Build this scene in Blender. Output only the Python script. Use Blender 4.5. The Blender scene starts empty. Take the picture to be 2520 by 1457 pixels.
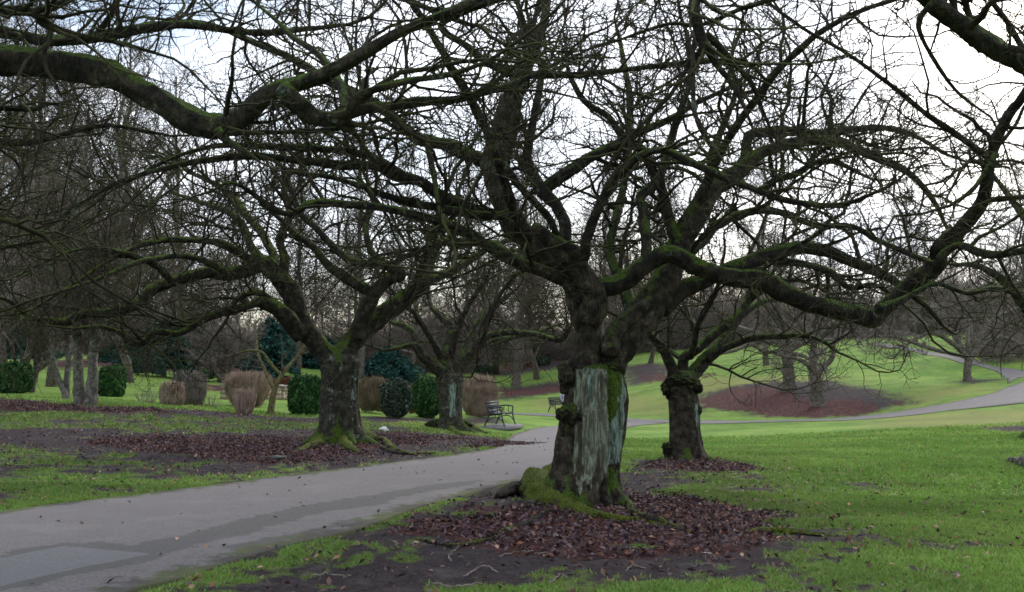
import bpy, math, random
import numpy as np
from mathutils import Vector, noise as mnoise

# ------------------------------------------------------------------ camera, world, sun, exposure
S = bpy.context.scene
COL = S.collection
F = 2473.0                      # focal length in pixels of a 2520 px wide frame
CZ = 1.45
PITCH = math.radians(4.1)
cam = bpy.data.cameras.new("camera")
co = bpy.data.objects.new("camera", cam); COL.objects.link(co)
co.location = (0, 0, CZ); co.rotation_euler = (math.radians(90) + PITCH, 0, 0)
cam.sensor_width = 36.0; cam.lens = 36.0 * F / 2520.0
cam.clip_start = 0.05; cam.clip_end = 2500
cam.dof.use_dof = True; cam.dof.focus_distance = 10.5; cam.dof.aperture_fstop = 7.0
S.camera = co
S.view_settings.view_transform = 'Standard'; S.view_settings.look = 'None'
S.view_settings.gamma = 1.0; S.view_settings.use_curve_mapping = False
S.view_settings.exposure = 0.70
try:
    S.cycles.filter_width = 1.6
    S.cycles.max_bounces = 5; S.cycles.diffuse_bounces = 3; S.cycles.glossy_bounces = 2
    S.cycles.use_denoising = True
except Exception: pass

W = bpy.data.worlds.new("World"); S.world = W; W.use_nodes = True
wn = W.node_tree; wn.nodes.clear()
SUN_EL, SUN_AZ = math.radians(32), math.radians(35)
sky = wn.nodes.new('ShaderNodeTexSky'); sky.sky_type = 'NISHITA'; sky.sun_disc = False
sky.sun_elevation = SUN_EL; sky.sun_rotation = SUN_AZ; sky.air_density = 1.0; sky.dust_density = 2.0
tc = wn.nodes.new('ShaderNodeTexCoord')
mp = wn.nodes.new('ShaderNodeMapping'); mp.inputs['Scale'].default_value = (1, 1, 2.2)
nz = wn.nodes.new('ShaderNodeTexNoise'); nz.inputs['Scale'].default_value = 2.3; nz.inputs['Detail'].default_value = 7
cr = wn.nodes.new('ShaderNodeValToRGB')
cr.color_ramp.elements[0].position = 0.42; cr.color_ramp.elements[1].position = 0.60
cr.color_ramp.elements[0].color = (0.15, 0.15, 0.15, 1)
mx = wn.nodes.new('ShaderNodeMix'); mx.data_type = 'RGBA'
mx.inputs['B'].default_value = (8.6, 9.0, 9.8, 1)
bg = wn.nodes.new('ShaderNodeBackground'); bg.inputs['Strength'].default_value = 0.14
wo = wn.nodes.new('ShaderNodeOutputWorld')
lk = wn.links.new
lk(tc.outputs['Generated'], mp.inputs['Vector']); lk(mp.outputs['Vector'], nz.inputs['Vector'])
lk(nz.outputs['Fac'], cr.inputs['Fac']); lk(cr.outputs['Color'], mx.inputs['Factor'])
lk(sky.outputs['Color'], mx.inputs['A']); lk(mx.outputs['Result'], bg.inputs['Color'])
lk(bg.outputs['Background'], wo.inputs['Surface'])

sl = bpy.data.lights.new("sun", 'SUN'); sl.energy = 0.7; sl.angle = math.radians(18); sl.color = (1, .96, .9)
so = bpy.data.objects.new("sun", sl); COL.objects.link(so)
so.rotation_euler = (math.radians(90) - SUN_EL, 0, -SUN_AZ + math.pi)   # light from ahead and to the right

# ------------------------------------------------------------------ projection helpers
def P(px, py, d):
    """world point seen at pixel (px,py) of the 2520x1457 frame at forward distance d"""
    a = (px - 1260.0) / F; b = (728.5 - py) / F
    dy = math.cos(PITCH) - b * math.sin(PITCH); dz = math.sin(PITCH) + b * math.cos(PITCH)
    t = d / dy
    return np.array((a * t, d, CZ + dz * t))

# ------------------------------------------------------------------ terrain
CP = [(0,1457,6.5),(1260,1457,6.5),(2520,1457,6.5),(1440,1240,10.75),(300,1240,10.7),(0,1250,10.4),
 (850,1100,18),(1690,1135,17.5),(1105,1060,30),(1225,1057,34.5),(1330,1092,25),(1330,1050,38),
 (0,1100,18),(0,1015,24),(215,997,26),(450,1002,30),(600,1018,30),(742,1024,31),(970,1032,32),(1180,1027,38),
 (350,925,52),(600,962,48),(1300,958,75),(1300,1013,60),(1300,870,105),(1300,905,90),
 (1550,1033,50),(1700,1040,44),(2000,1036,42),(2100,1030,43),(2300,1015,41),(2450,985,42),
 (2000,1100,24),(2000,1200,13.5),(2450,1150,16.5),(2450,1060,28),(2010,998,47),(1940,960,53),(1700,950,60),
 (2380,937,56),(2200,880,70),(2350,880,64),(2240,858,76),(2150,845,85),(2500,930,50),(1700,890,80),(1600,862,100),(2000,862,85),
 (300,893,72),(0,870,80),(100,900,60),(700,928,70),(950,935,75)]
cpw = [tuple(P(*c)) for c in CP]
cpw += [(-100,130,5),(0,130,5.5),(100,130,10),(-200,300,9),(0,300,10),(200,300,14),(0,-10,0),(-20,-20,0),(20,-20,0),
        (-30,10,.1),(30,10,-.1),(-200,0,2),(200,0,2),(0,-200,0),(-60,60,1.8),(75,60,2.4),(-600,0,8),(600,0,8),(0,600,12),(0,-600,5),(-500,500,12),(500,500,14)]
cpw = np.array(cpw)
def _phi(a, b): return np.sqrt(((a[:, None, :] - b[None, :, :]) ** 2).sum(-1) + 4.0)
_A = _phi(cpw[:, :2], cpw[:, :2]); _A = np.block([[_A, np.ones((len(cpw), 1))], [np.ones((1, len(cpw))), np.zeros((1, 1))]])
_w = np.linalg.solve(_A, np.append(cpw[:, 2], 0))
def H(x, y):
    q = np.stack([np.atleast_1d(x).astype(float).ravel(), np.atleast_1d(y).astype(float).ravel()], 1)
    out = np.empty(len(q))
    for i in range(0, len(q), 20000):
        out[i:i+20000] = _phi(q[i:i+20000], cpw[:, :2]) @ _w[:-1] + _w[-1]
    return out
_DS = np.concatenate([np.arange(3, 60, .1), np.arange(60, 200, .4)])
def G(px, py):
    """ground point seen at pixel"""
    r = P(px, py, 1.0) - np.array((0, 0, CZ))
    z = CZ + r[2] * _DS - H(r[0] * _DS, _DS)
    k = np.argmax(z < 0)
    if z[k] >= 0: k = len(_DS) - 1
    d = _DS[k]
    if k: d = _DS[k-1] + (_DS[k] - _DS[k-1]) * z[k-1] / (z[k-1] - z[k] + 1e-9)
    x, y = r[0] * d, r[1] * d
    return np.array((x, y, H(x, y)[0]))
def ground(x, y): return float(H(x, y)[0])

# value noise, vectorised
_rt = np.random.default_rng(7).random((256, 256))
def vn(x, y, s=1.0, o=0):
    x = np.asarray(x) * s + o * 17.3; y = np.asarray(y) * s + o * 31.7
    xi = np.floor(x).astype(int); yi = np.floor(y).astype(int); fx = x - xi; fy = y - yi
    fx = fx*fx*(3-2*fx); fy = fy*fy*(3-2*fy)
    a = _rt[xi % 256, yi % 256]; b = _rt[(xi+1) % 256, yi % 256]; c = _rt[xi % 256, (yi+1) % 256]; d = _rt[(xi+1) % 256, (yi+1) % 256]
    return (a*(1-fx)+b*fx)*(1-fy) + (c*(1-fx)+d*fx)*fy
def fbm(x, y, s=1.0, o=0, n=4):
    t = 0; a = .5
    for i in range(n): t = t + a * vn(x, y, s * 2**i, o + i); a *= .5
    return t / (1 - .5**n)

# ------------------------------------------------------------------ mesh helpers
def mk(name, V, Fc, mat, parent=None, smooth=True, attrs=None, colors=None):
    me = bpy.data.meshes.new(name)
    V = np.asarray(V, dtype=np.float32).reshape(-1, 3)
    if isinstance(Fc, np.ndarray): groups = [Fc]
    else: groups = Fc
    groups = [g for g in groups if len(g)]
    loops = np.concatenate([g.ravel() for g in groups]).astype(np.int32)
    tot = np.concatenate([np.full(len(g), g.shape[1]) for g in groups])
    st = np.concatenate([[0], np.cumsum(tot)[:-1]]).astype(np.int32)
    me.vertices.add(len(V)); me.vertices.foreach_set("co", V.ravel())
    me.loops.add(len(loops)); me.loops.foreach_set("vertex_index", loops)
    me.polygons.add(len(st)); me.polygons.foreach_set("loop_start", st)
    if smooth: me.polygons.foreach_set("use_smooth", np.ones(len(st), dtype=bool))
    me.update(calc_edges=True)
    for k, a in (attrs or {}).items():
        at = me.attributes.new(k, 'FLOAT', 'POINT'); at.data.foreach_set("value", np.asarray(a, dtype=np.float32).ravel())
    if colors is not None:
        at = me.attributes.new("col", 'FLOAT_COLOR', 'POINT')
        c = np.ones((len(V), 4), dtype=np.float32); c[:, :3] = colors
        at.data.foreach_set("color", c.ravel())
    if mat: me.materials.append(mat)
    ob = bpy.data.objects.new(name, me); COL.objects.link(ob)
    if parent: ob.parent = parent; ob.matrix_parent_inverse = parent.matrix_basis.inverted()
    return ob
def tag(o, label=None, cat=None, group=None, kind=None):
    if label: o["label"] = label
    if cat: o["category"] = cat
    if group: o["group"] = group
    if kind: o["kind"] = kind
    return o
def thing(name, label, cat, loc=(0, 0, 0), group=None, kind=None):
    o = bpy.data.objects.new(name, None); COL.objects.link(o); o.location = Vector([float(v) for v in loc]); o.empty_display_size = .2
    return tag(o, label, cat, group, kind)

class MB:
    """collects vertices and faces of one mesh"""
    def __init__(s): s.V = []; s.F4 = []; s.F3 = []; s.n = 0; s.C = []
    def add(s, V, F4=None, F3=None, C=None):
        V = np.asarray(V, float).reshape(-1, 3)
        if F4 is not None and len(F4): s.F4.append(np.asarray(F4, int).reshape(-1, 4) + s.n)
        if F3 is not None and len(F3): s.F3.append(np.asarray(F3, int).reshape(-1, 3) + s.n)
        s.V.append(V); s.n += len(V)
        if C is not None: s.C.append(np.broadcast_to(np.asarray(C, float), (len(V), 3)))
    def build(s, name, mat, parent=None, smooth=True, attrs=None):
        g = []
        if s.F4: g.append(np.concatenate(s.F4))
        if s.F3: g.append(np.concatenate(s.F3))
        return mk(name, np.concatenate(s.V), g, mat, parent, smooth, attrs, np.concatenate(s.C) if s.C else None)
    def box(s, c, size, R=None):
        x, y, z = [v / 2 for v in size]
        V = np.array([(-x,-y,-z),(x,-y,-z),(x,y,-z),(-x,y,-z),(-x,-y,z),(x,-y,z),(x,y,z),(-x,y,z)])
        if R is not None: V = V @ np.asarray(R).T
        s.add(V + np.asarray(c), [(0,3,2,1),(4,5,6,7),(0,1,5,4),(1,2,6,5),(2,3,7,6),(3,0,4,7)])
    def tube(s, pts, rad, n=8):
        V, Fc = tube1(pts, rad, n); s.add(V, Fc)

def tubes(Pt, R, sides=3):
    """Pt N,K,3  R N,K -> V, quads"""
    N, K, _ = Pt.shape
    T = np.gradient(Pt, axis=1); T /= np.linalg.norm(T, axis=2, keepdims=True) + 1e-9
    m = np.abs(T.mean(1)); ref = np.eye(3)[np.argmin(m, 1)][:, None, :]
    u = np.cross(T, ref); u /= np.linalg.norm(u, axis=2, keepdims=True) + 1e-9
    v = np.cross(T, u)
    a = np.arange(sides) * 2 * np.pi / sides
    V = Pt[:, :, None, :] + R[:, :, None, None] * (np.cos(a)[None, None, :, None] * u[:, :, None, :] + np.sin(a)[None, None, :, None] * v[:, :, None, :])
    idx = np.arange(N * K * sides).reshape(N, K, sides)
    nx = np.roll(idx, -1, axis=2)
    Q = np.stack([idx[:, :-1], nx[:, :-1], nx[:, 1:], idx[:, 1:]], -1).reshape(-1, 4)
    return V.reshape(-1, 3), Q

def tube1(pts, rad, n=12, rough=0.0, seed=0, cap=True, squash=None):
    pts = np.asarray(pts, float); rad = np.asarray(rad, float) * np.ones(len(pts))
    K = len(pts)
    T = np.gradient(pts, axis=0); T /= np.linalg.norm(T, axis=1, keepdims=True) + 1e-9
    u = np.cross(T[0], (0.31, -.9, .3)); u /= np.linalg.norm(u)
    U = []
    for k in range(K):
        u = u - T[k] * (u @ T[k]); u /= np.linalg.norm(u) + 1e-9; U.append(u)
    U = np.array(U); Vv = np.cross(T, U)
    a = np.arange(n) * 2 * np.pi / n
    rr = rad[:, None] * np.ones((K, n))
    if rough:
        s = np.concatenate([[0], np.cumsum(np.linalg.norm(np.diff(pts, axis=0), axis=1))])
        A, Sx = np.meshgrid(a, s)
        nn = fbm(np.cos(A) * 1.6 + seed, Sx * 3.2 + np.sin(A) * 1.6, 1.5, seed, 4) - .5
        n2 = vn(np.cos(A) * 5 + seed, Sx * 22 + np.sin(A) * 2, 1.0, seed) - .5
        rr = rr * (1 + rough * (nn * 2.2 + n2 * .35))
    V = pts[:, None, :] + rr[:, :, None] * (np.cos(a)[None, :, None] * U[:, None, :] + np.sin(a)[None, :, None] * Vv[:, None, :])
    idx = np.arange(K * n).reshape(K, n); nx = np.roll(idx, -1, 1)
    Q = np.stack([idx[:-1], nx[:-1], nx[1:], idx[1:]], -1).reshape(-1, 4)
    V = V.reshape(-1, 3)
    if cap:
        V = np.concatenate([V, pts[:1] - T[:1] * rad[0] * .3, pts[-1:] + T[-1:] * rad[-1] * .6])
        a0, a1 = K * n, K * n + 1
        c = [(a0, a0, idx[0, (i + 1) % n], idx[0, i]) for i in range(n)]
        Q3 = [(a0, idx[0, (i + 1) % n], idx[0, i]) for i in range(n)] + [(a1, idx[-1, i], idx[-1, (i + 1) % n]) for i in range(n)]
        return V, Q, np.array(Q3)
    return V, Q
def _t(pts, rad, n): 
    V, Q, T3 = tube1(pts, rad, n); return V, Q, T3
def mbtube(s, pts, rad, n=8):
    V, Q, T3 = tube1(pts, rad, n); s.add(V, Q, T3)
MB.tube = mbtube

def catmull(C, step=None, m=None):
    """C: k x c control rows -> smooth rows (first 3 columns are xyz)"""
    C = np.asarray(C, float)
    E = np.concatenate([[2 * C[0] - C[1]], C, [2 * C[-1] - C[-2]]])
    out = []
    for i in range(len(C) - 1):
        p0, p1, p2, p3 = E[i:i+4]
        L = np.linalg.norm((p2 - p1)[:3]); k = m if m else max(2, int(L / step) + 1)
        t = np.linspace(0, 1, k, endpoint=False)[:, None]
        out.append(.5 * (2*p1 + (p2-p0)*t + (2*p0-5*p1+4*p2-p3)*t**2 + (3*p1-p0-3*p2+p3)*t**3))
    out.append(C[-1:])
    return np.concatenate(out)

# ------------------------------------------------------------------ materials
def newmat(name, rough=.85, spec=.2):
    m = bpy.data.materials.new(name); m.use_nodes = True
    b = m.node_tree.nodes['Principled BSDF']; b.inputs['Roughness'].default_value = rough
    b.inputs['Specular IOR Level'].default_value = spec
    return m, m.node_tree, b
def nd(t, typ, **kw):
    n = t.nodes.new(typ)
    for k, v in kw.items():
        if k in n.inputs: n.inputs[k].default_value = v
        else: setattr(n, k, v)
    return n
def mathn(t, op, a, b=None, c=None, clamp=False):
    n = t.nodes.new('ShaderNodeMath'); n.operation = op; n.use_clamp = clamp
    for i, x in enumerate((a, b, c)):
        if x is None: continue
        if isinstance(x, (int, float)): n.inputs[i].default_value = x
        else: t.links.new(x, n.inputs[i])
    return n.outputs[0]
def mixc(t, f, a, b):
    n = t.nodes.new('ShaderNodeMix'); n.data_type = 'RGBA'
    for k, x in (('Factor', f), ('A', a), ('B', b)):
        if isinstance(x, (int, float)): n.inputs[k].default_value = x
        elif isinstance(x, tuple): n.inputs[k].default_value = (*x, 1)
        else: t.links.new(x, n.inputs[k])
    return n.outputs['Result']
def noise(t, vec, scale, detail=4, rough=.55, out='Fac'):
    n = t.nodes.new('ShaderNodeTexNoise'); n.inputs['Scale'].default_value = scale
    n.inputs['Detail'].default_value = detail; n.inputs['Roughness'].default_value = rough
    t.links.new(vec, n.inputs['Vector']); return n.outputs[out]
def ss(t, x, lo, hi):
    n = t.nodes.new('ShaderNodeMapRange'); n.interpolation_type = 'SMOOTHSTEP'
    t.links.new(x, n.inputs[0]); n.inputs[1].default_value = lo; n.inputs[2].default_value = hi
    return n.outputs[0]
def attr(t, name):
    n = t.nodes.new('ShaderNodeAttribute'); n.attribute_name = name; return n
def pos(t, scale=(1, 1, 1)):
    g = t.nodes.new('ShaderNodeNewGeometry')
    m = t.nodes.new('ShaderNodeMapping'); m.inputs['Scale'].default_value = scale
    t.links.new(g.outputs['Position'], m.inputs['Vector']); return m.outputs['Vector'], g
def bump(t, b, h, dist, strength=1.0):
    n = t.nodes.new('ShaderNodeBump'); n.inputs['Distance'].default_value = dist; n.inputs['Strength'].default_value = strength
    t.links.new(h, n.inputs['Height']); t.links.new(n.outputs['Normal'], b.inputs['Normal'])

def bark_mat(name, dark, light, moss=(.032, .055, .005), mossamt=.5, lichen=(.2, .26, .22), lichamt=.3, scale=1.0):
    m, t, b = newmat(name, .9, .25)
    v, g = pos(t); vs, _ = pos(t, (1, 1, .35)); vh, _ = pos(t, (1, 1, 3.5))
    n1 = noise(t, v, 9 * scale, 6); n2 = noise(t, vs, 38 * scale, 5, .65); n3 = noise(t, v, 3 * scale, 3); n4 = noise(t, vh, 24 * scale, 3)
    c = mixc(t, ss(t, n1, .35, .68), dark, light)
    c = mixc(t, mathn(t, 'MULTIPLY', ss(t, n2, .5, .3), .7), c, tuple(x * .35 for x in dark))
    # lichen blotches
    c = mixc(t, mathn(t, 'MULTIPLY', ss(t, noise(t, v, 6.5 * scale, 7, .7), .6, .68), lichamt), c, lichen)
    # pale stripped wood
    pa = attr(t, 'pale').outputs['Fac']
    vstr, _ = pos(t, (1, 1, .12))
    stre = noise(t, vstr, 30, 5, .6)
    pc = mixc(t, ss(t, stre, .38, .62), (.085, .090, .055), (.24, .27, .20))
    pc = mixc(t, ss(t, noise(t, vstr, 11, 5), .52, .64), pc, (.05, .045, .028))
    c = mixc(t, ss(t, mathn(t, 'ADD', pa, mathn(t, 'ADD', mathn(t, 'MULTIPLY', mathn(t, 'SUBTRACT', n1, .5), 1.3), mathn(t, 'MULTIPLY', mathn(t, 'SUBTRACT', stre, .5), 1.2))), .22, .55), c, pc)
    mint = attr(t, 'mint').outputs['Fac']
    mc = mixc(t, ss(t, stre, .35, .6), (.06, .075, .055), (.23, .31, .26))
    c = mixc(t, ss(t, mathn(t, 'ADD', mint, mathn(t, 'ADD', mathn(t, 'MULTIPLY', mathn(t, 'SUBTRACT', n2, .5), 1.2), mathn(t, 'MULTIPLY', mathn(t, 'SUBTRACT', stre, .5), 1.6))), .4, .75), c, mc)
    # moss grows on what faces up, and where the mesh says so
    sx = t.nodes.new('ShaderNodeSeparateXYZ'); t.links.new(g.outputs['Normal'], sx.inputs[0])
    up = mathn(t, 'MULTIPLY', sx.outputs['Z'], mossamt)
    ma = attr(t, 'moss').outputs['Fac']
    f = mathn(t, 'ADD', mathn(t, 'ADD', up, ma), mathn(t, 'MULTIPLY', mathn(t, 'SUBTRACT', n3, .5), 1.3))
    f = mathn(t, 'ADD', f, mathn(t, 'MULTIPLY', mathn(t, 'SUBTRACT', n1, .5), .6))
    mossc = mixc(t, ss(t, noise(t, v, 45, 4), .35, .65), moss, tuple(x * 2.1 for x in moss))
    c = mixc(t, ss(t, f, .33, .55), c, mossc)
    t.links.new(c, b.inputs['Base Color'])
    vcr, _ = pos(t, (1, 1, .22)); vo = nd(t, 'ShaderNodeTexVoronoi', Scale=26.0 * scale); vo.feature = 'DISTANCE_TO_EDGE'; t.links.new(vcr, vo.inputs['Vector'])
    h = mathn(t, 'ADD', mathn(t, 'ADD', mathn(t, 'MULTIPLY', n2, .7), mathn(t, 'MULTIPLY', ss(t, vo.outputs['Distance'], 0, .18), .45)), mathn(t, 'ADD', n1, mathn(t, 'MULTIPLY', n4, .5)))
    bump(t, b, h, .035 / scale, .9)
    return m
def simple_mat(name, c1, c2, scale=8, rough=.85, bumpd=0, spec=.2):
    m, t, b = newmat(name, rough, spec); v, g = pos(t)
    n = noise(t, v, scale, 5)
    t.links.new(mixc(t, ss(t, n, .32, .68), c1, c2), b.inputs['Base Color'])
    if bumpd: bump(t, b, n, bumpd)
    return m
def col_mat(name, rough=.7, transl=0.0, spec=.25):
    m, t, b = newmat(name, rough, spec)
    a = attr(t, 'col'); t.links.new(a.outputs['Color'], b.inputs['Base Color'])
    if transl:
        tr = nd(t, 'ShaderNodeBsdfTranslucent'); t.links.new(a.outputs['Color'], tr.inputs['Color'])
        mxs = nd(t, 'ShaderNodeMixShader', Fac=transl); out = t.nodes['Material Output']
        t.links.new(b.outputs[0], mxs.inputs[1]); t.links.new(tr.outputs[0], mxs.inputs[2]); t.links.new(mxs.outputs[0], out.inputs['Surface'])
    return m

def twig_mat(name, c1, c2, top):
    m, t, b = newmat(name, .85, .2); v, g = pos(t); n = noise(t, v, 1.3, 4)
    sx = t.nodes.new('ShaderNodeSeparateXYZ'); t.links.new(g.outputs['Normal'], sx.inputs[0])
    f = ss(t, mathn(t, 'ADD', sx.outputs['Z'], mathn(t, 'MULTIPLY', mathn(t, 'SUBTRACT', n, .5), 3.0)), .2, .9)
    t.links.new(mixc(t, f, mixc(t, ss(t, noise(t, v, 5, 3), .35, .65), c1, c2), top), b.inputs['Base Color']); return m
M_bark = bark_mat('cherry_bark', (.009, .008, .006), (.044, .037, .024), mossamt=.80, lichamt=.5)
M_mossbark = bark_mat('mossy_bark', (.012, .011, .007), (.050, .044, .026), moss=(.042, .066, .006), mossamt=.85)
M_oldbark = bark_mat('old_cracked_bark', (.012, .010, .007), (.072, .058, .038), mossamt=.62, lichamt=.35)
M_barkr = bark_mat('mossy_root_bark', (.018, .014, .010), (.05, .042, .024), moss=(.048, .064, .006), mossamt=.35, lichamt=.15)
M_bark2 = bark_mat('flecked_bark', (.020, .018, .012), (.070, .068, .046), mossamt=.35, lichen=(.26, .32, .28), lichamt=.75)
M_birch = bark_mat('grey_bark', (.065, .062, .048), (.17, .162, .13), moss=(.05, .06, .02), mossamt=.1, lichen=(.3, .3, .26), lichamt=.5)
M_greybark = bark_mat('dull_bark', (.08, .07, .055), (.19, .165, .13), mossamt=.12, lichamt=.3)
M_yellowbark = bark_mat('yellow_bark', (.10, .09, .035), (.2, .18, .08), mossamt=.25, lichamt=.2)
M_twig = twig_mat('twig_bark', (.012, .010, .007), (.036, .029, .018), (.048, .060, .012))
M_twig2 = twig_mat('twig_bark_brown', (.04, .032, .024), (.10, .078, .06), (.08, .08, .035))
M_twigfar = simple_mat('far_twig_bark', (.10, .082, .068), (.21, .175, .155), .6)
M_leaf = col_mat('foliage', .65, .25)
M_litter = col_mat('fallen_leaves', .75, .0, .35)
M_grass = col_mat('grass_blades', .6, .3)

# ------------------------------------------------------------------ ground masks (world space polygons)
def poly(*pts): return np.array([G(*p)[:2] for p in pts])
def sdf(x, y, pl):
    q = np.stack([x, y], 1); d2 = np.full(len(q), 1e9); ins = np.zeros(len(q), bool)
    for a, b in zip(pl, np.roll(pl, -1, 0)):
        e = b - a; w = q - a; t = np.clip((w @ e) / (e @ e + 1e-9), 0, 1)
        d2 = np.minimum(d2, ((w - t[:, None] * e) ** 2).sum(1))
        c = ((a[1] > q[:, 1]) != (b[1] > q[:, 1])) & (q[:, 0] < (b[0]-a[0]) * (q[:, 1]-a[1]) / (b[1]-a[1] + 1e-12) + a[0])
        ins ^= c
    return np.where(ins, np.sqrt(d2), -np.sqrt(d2))
def soft(x, y, pl, w): return np.clip(.5 + sdf(x, y, pl) / w, 0, 1)

SOIL = [(poly((330,1457),(500,1420),(720,1365),(900,1312),(1060,1268),(1230,1215),(1420,1195),(1530,1190),(1650,1205),(1880,1250),(2000,1290),(2020,1340),(1900,1378),(1800,1400),(1500,1415),(1300,1440),(1280,1457)), 1.9),
        (poly((-100,1055),(100,1050),(300,1062),(560,1060),(760,1052),(980,1062),(1120,1072),(1240,1078),(1290,1086),(1330,1092),(1260,1098),(1140,1116),(900,1146),(620,1180),(420,1172),(300,1140),(80,1112),(-100,1100)), 1.8),
        (poly((-200,985),(0,978),(200,1000),(330,1005),(520,1012),(740,1026),(900,1034),(740,1042),(400,1022),(0,1014),(-200,1010)), 1.6),
        (poly((880,1026),(1150,1030),(1230,1030),(1220,1040),(900,1040)), .8),
        (poly((1535,1140),(1620,1130),(1760,1128),(1885,1155),(1760,1163),(1535,1160)), .5),
        (poly((1535,1165),(1640,1166),(1700,1180),(1650,1205),(1535,1195)), .8),
        (poly((1705,985),(1790,955),(1920,938),(2050,941),(2160,965),(2230,997),(2110,1018),(1960,1026),(1770,1014)), 2.0),
        (poly((2340,940),(2390,933),(2450,935),(2400,943)), 1.5),
        (poly((2400,1055),(2560,1046),(2700,1060),(2520,1064)), 1.0),
        (poly((1540,900),(1640,893),(1650,915),(1640,930),(1545,950)), 3.0),
        (poly((1230,955),(1400,935),(1400,960),(1230,982)), 3.0),
        (poly((1230,905),(1400,880),(1400,900),(1230,925)), 3.0)]
LEAF = [(poly((960,1300),(1180,1258),(1380,1250),(1540,1215),(1700,1215),(1860,1250),(1930,1290),(1900,1330),(1750,1362),(1500,1352),(1250,1335),(1050,1330)), .9),
        (poly((220,1088),(420,1070),(620,1076),(780,1080),(900,1070),(1000,1068),(1110,1078),(1040,1095),(900,1112),(700,1150),(520,1130),(380,1110)), 1.2),
        (poly((-100,985),(60,985),(200,1000),(400,1008),(420,1018),(160,1014),(-100,1005)), 1.0),
        (poly((1600,1138),(1780,1132),(1885,1153),(1780,1160),(1560,1156)), .5),
        (poly((1150,1092),(1250,1086),(1345,1091),(1250,1099),(1160,1106)), .4),
        (poly((1708,990),(1800,960),(1900,950),(1975,985),(2100,985),(2200,1000),(2120,1016),(1960,1026),(1775,1014)), 2.0),
        (poly((1230,960),(1400,942),(1400,960),(1230,975)), 2.0),
        (poly((1560,925),(1700,915),(1790,925),(1640,940)), 3.0),
        (poly((1230,895),(1410,865),(1410,880),(1230,915)), 4.0),
        (poly((100,890),(260,880),(520,900),(780,930),(780,945),(500,920),(240,900),(100,915)), 4.0),
        (poly((480,945),(560,948),(760,962),(780,968),(520,966)), 2.0)]
DRY = [(poly((2150,1028),(2520,1003),(2700,1003),(2700,1040),(2300,1060),(2100,1050)), 5.0),
       (poly((1230,985),(1500,960),(1680,975),(1720,1025),(1400,1015)), 6.0),
       (poly((1560,990),(1700,930),(2100,925),(2100,945),(1750,985)), 8.0),
       (poly((2100,1000),(2300,950),(2440,945),(2460,965),(2250,1005)), 6.0),
       (poly((900,1035),(1200,1036),(1200,1050),(950,1052)), 1.0)]

WORN = [(poly((-300,1000),(400,1008),(900,1030),(1250,1078),(1150,1116),(900,1146),(620,1182),(300,1222),(-300,1262)), .44),
        (poly((300,1457),(700,1350),(1050,1255),(1400,1180),(1640,1160),(1950,1240),(2150,1330),(2050,1457)), .50),
        (poly((1535,1130),(1700,1120),(2000,1170),(2100,1260),(1850,1300),(1535,1260)), .42)]
def resamp(pairs, m=12, pre=()):
    rows = [list(a) + list(b) for a, b in pre]
    for a, b in pairs: rows.append([*G(*a)[:2], *G(*b)[:2]])
    rows = np.array(rows); A = catmull(np.c_[rows[:, :2], rows[:, :1] * 0, rows[:, 2:]], m=m)
    return A[:, :2], A[:, 3:5]
PATHS = {
 'path': resamp([((0,1262),(340,1457)),((250,1228),(600,1377)),((500,1197),(850,1310)),((800,1160),(1050,1246)),((1000,1135),(1200,1206)),((1150,1115),(1330,1170)),((1235,1098),(1420,1125)),((1262,1070),(1480,1085)),((1320,1053),(1545,1054)),((1450,1044),(1600,1045)),((1560,1036),(1640,1042))],
     36, [((-10.5,-6),(-7.0,-6)),((-9,0.5),(-5.0,-.5)),((-7.0,6.2),(-3.4,3.8))]),
 'cross_path': resamp([((1060,1000),(1060,1004)),((1180,1008),(1180,1012)),((1300,1017),(1300,1022)),((1420,1024),(1420,1029)),((1550,1030),(1550,1037)),((1680,1034),(1680,1043)),((1850,1036),(1850,1041)),((2000,1032),(2000,1037)),((2120,1024),(2120,1033)),((2250,1007),(2250,1022)),((2350,989),(2350,1010)),((2440,968),(2440,1001)),((2500,945),(2530,992)),((2620,925),(2700,975))], 12),
 'hill_path': resamp([((2560,915),(2480,945)),((2500,909),(2466,925)),((2428,897),(2410,902)),((2344,873),(2340,886)),((2244,856),(2240,864)),((2150,843),(2150,849))], 10),
}
PPOLY = {k: np.concatenate([a, b[::-1]]) for k, (a, b) in PATHS.items()}

def worn(x, y):
    w = np.zeros(len(x))
    for pl, am in WORN: w = np.maximum(w, am * 2 * soft(x, y, pl, 3.0))
    return w
def masks(x, y):
    n1 = fbm(x, y, .9, 3); n2 = fbm(x, y, 3.5, 5)
    wob = (n1 - .5) * 1.1 + (n2 - .5) * .5
    soil = np.zeros(len(x)); leaf = np.zeros(len(x)); dry = np.zeros(len(x)); path = np.zeros(len(x))
    dist = np.hypot(x, y)
    for pl, w in SOIL: soil = np.maximum(soil, soft(x + wob * w * .6, y + wob * w, pl, w * 1.5))
    for pl, w in LEAF: leaf = np.maximum(leaf, soft(x + wob * w * .6, y + wob * w, pl, w))
    for pl, am in WORN: soil = np.maximum(soil, am * soft(x + wob, y + wob, pl, 3.0))
    for pl, w in DRY: dry = np.maximum(dry, soft(x, y, pl, w))
    for pl in PPOLY.values(): path = np.maximum(path, soft(x, y, pl, .25))
    pn = (fbm(x, y, 1.6, 51) - .5) * 2.2 + (fbm(x, y, 7.0, 52, 3) - .5) * 1.4
    soil = np.clip((soil - .5) * 1.25 + .5 + pn * np.clip(1 - dist / 45, .25, 1), 0, 1)
    leaf = np.clip((leaf - .5) * 1.3 + .5 + pn[::1] * .5, 0, 1)
    return soil, leaf, dry, path

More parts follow.
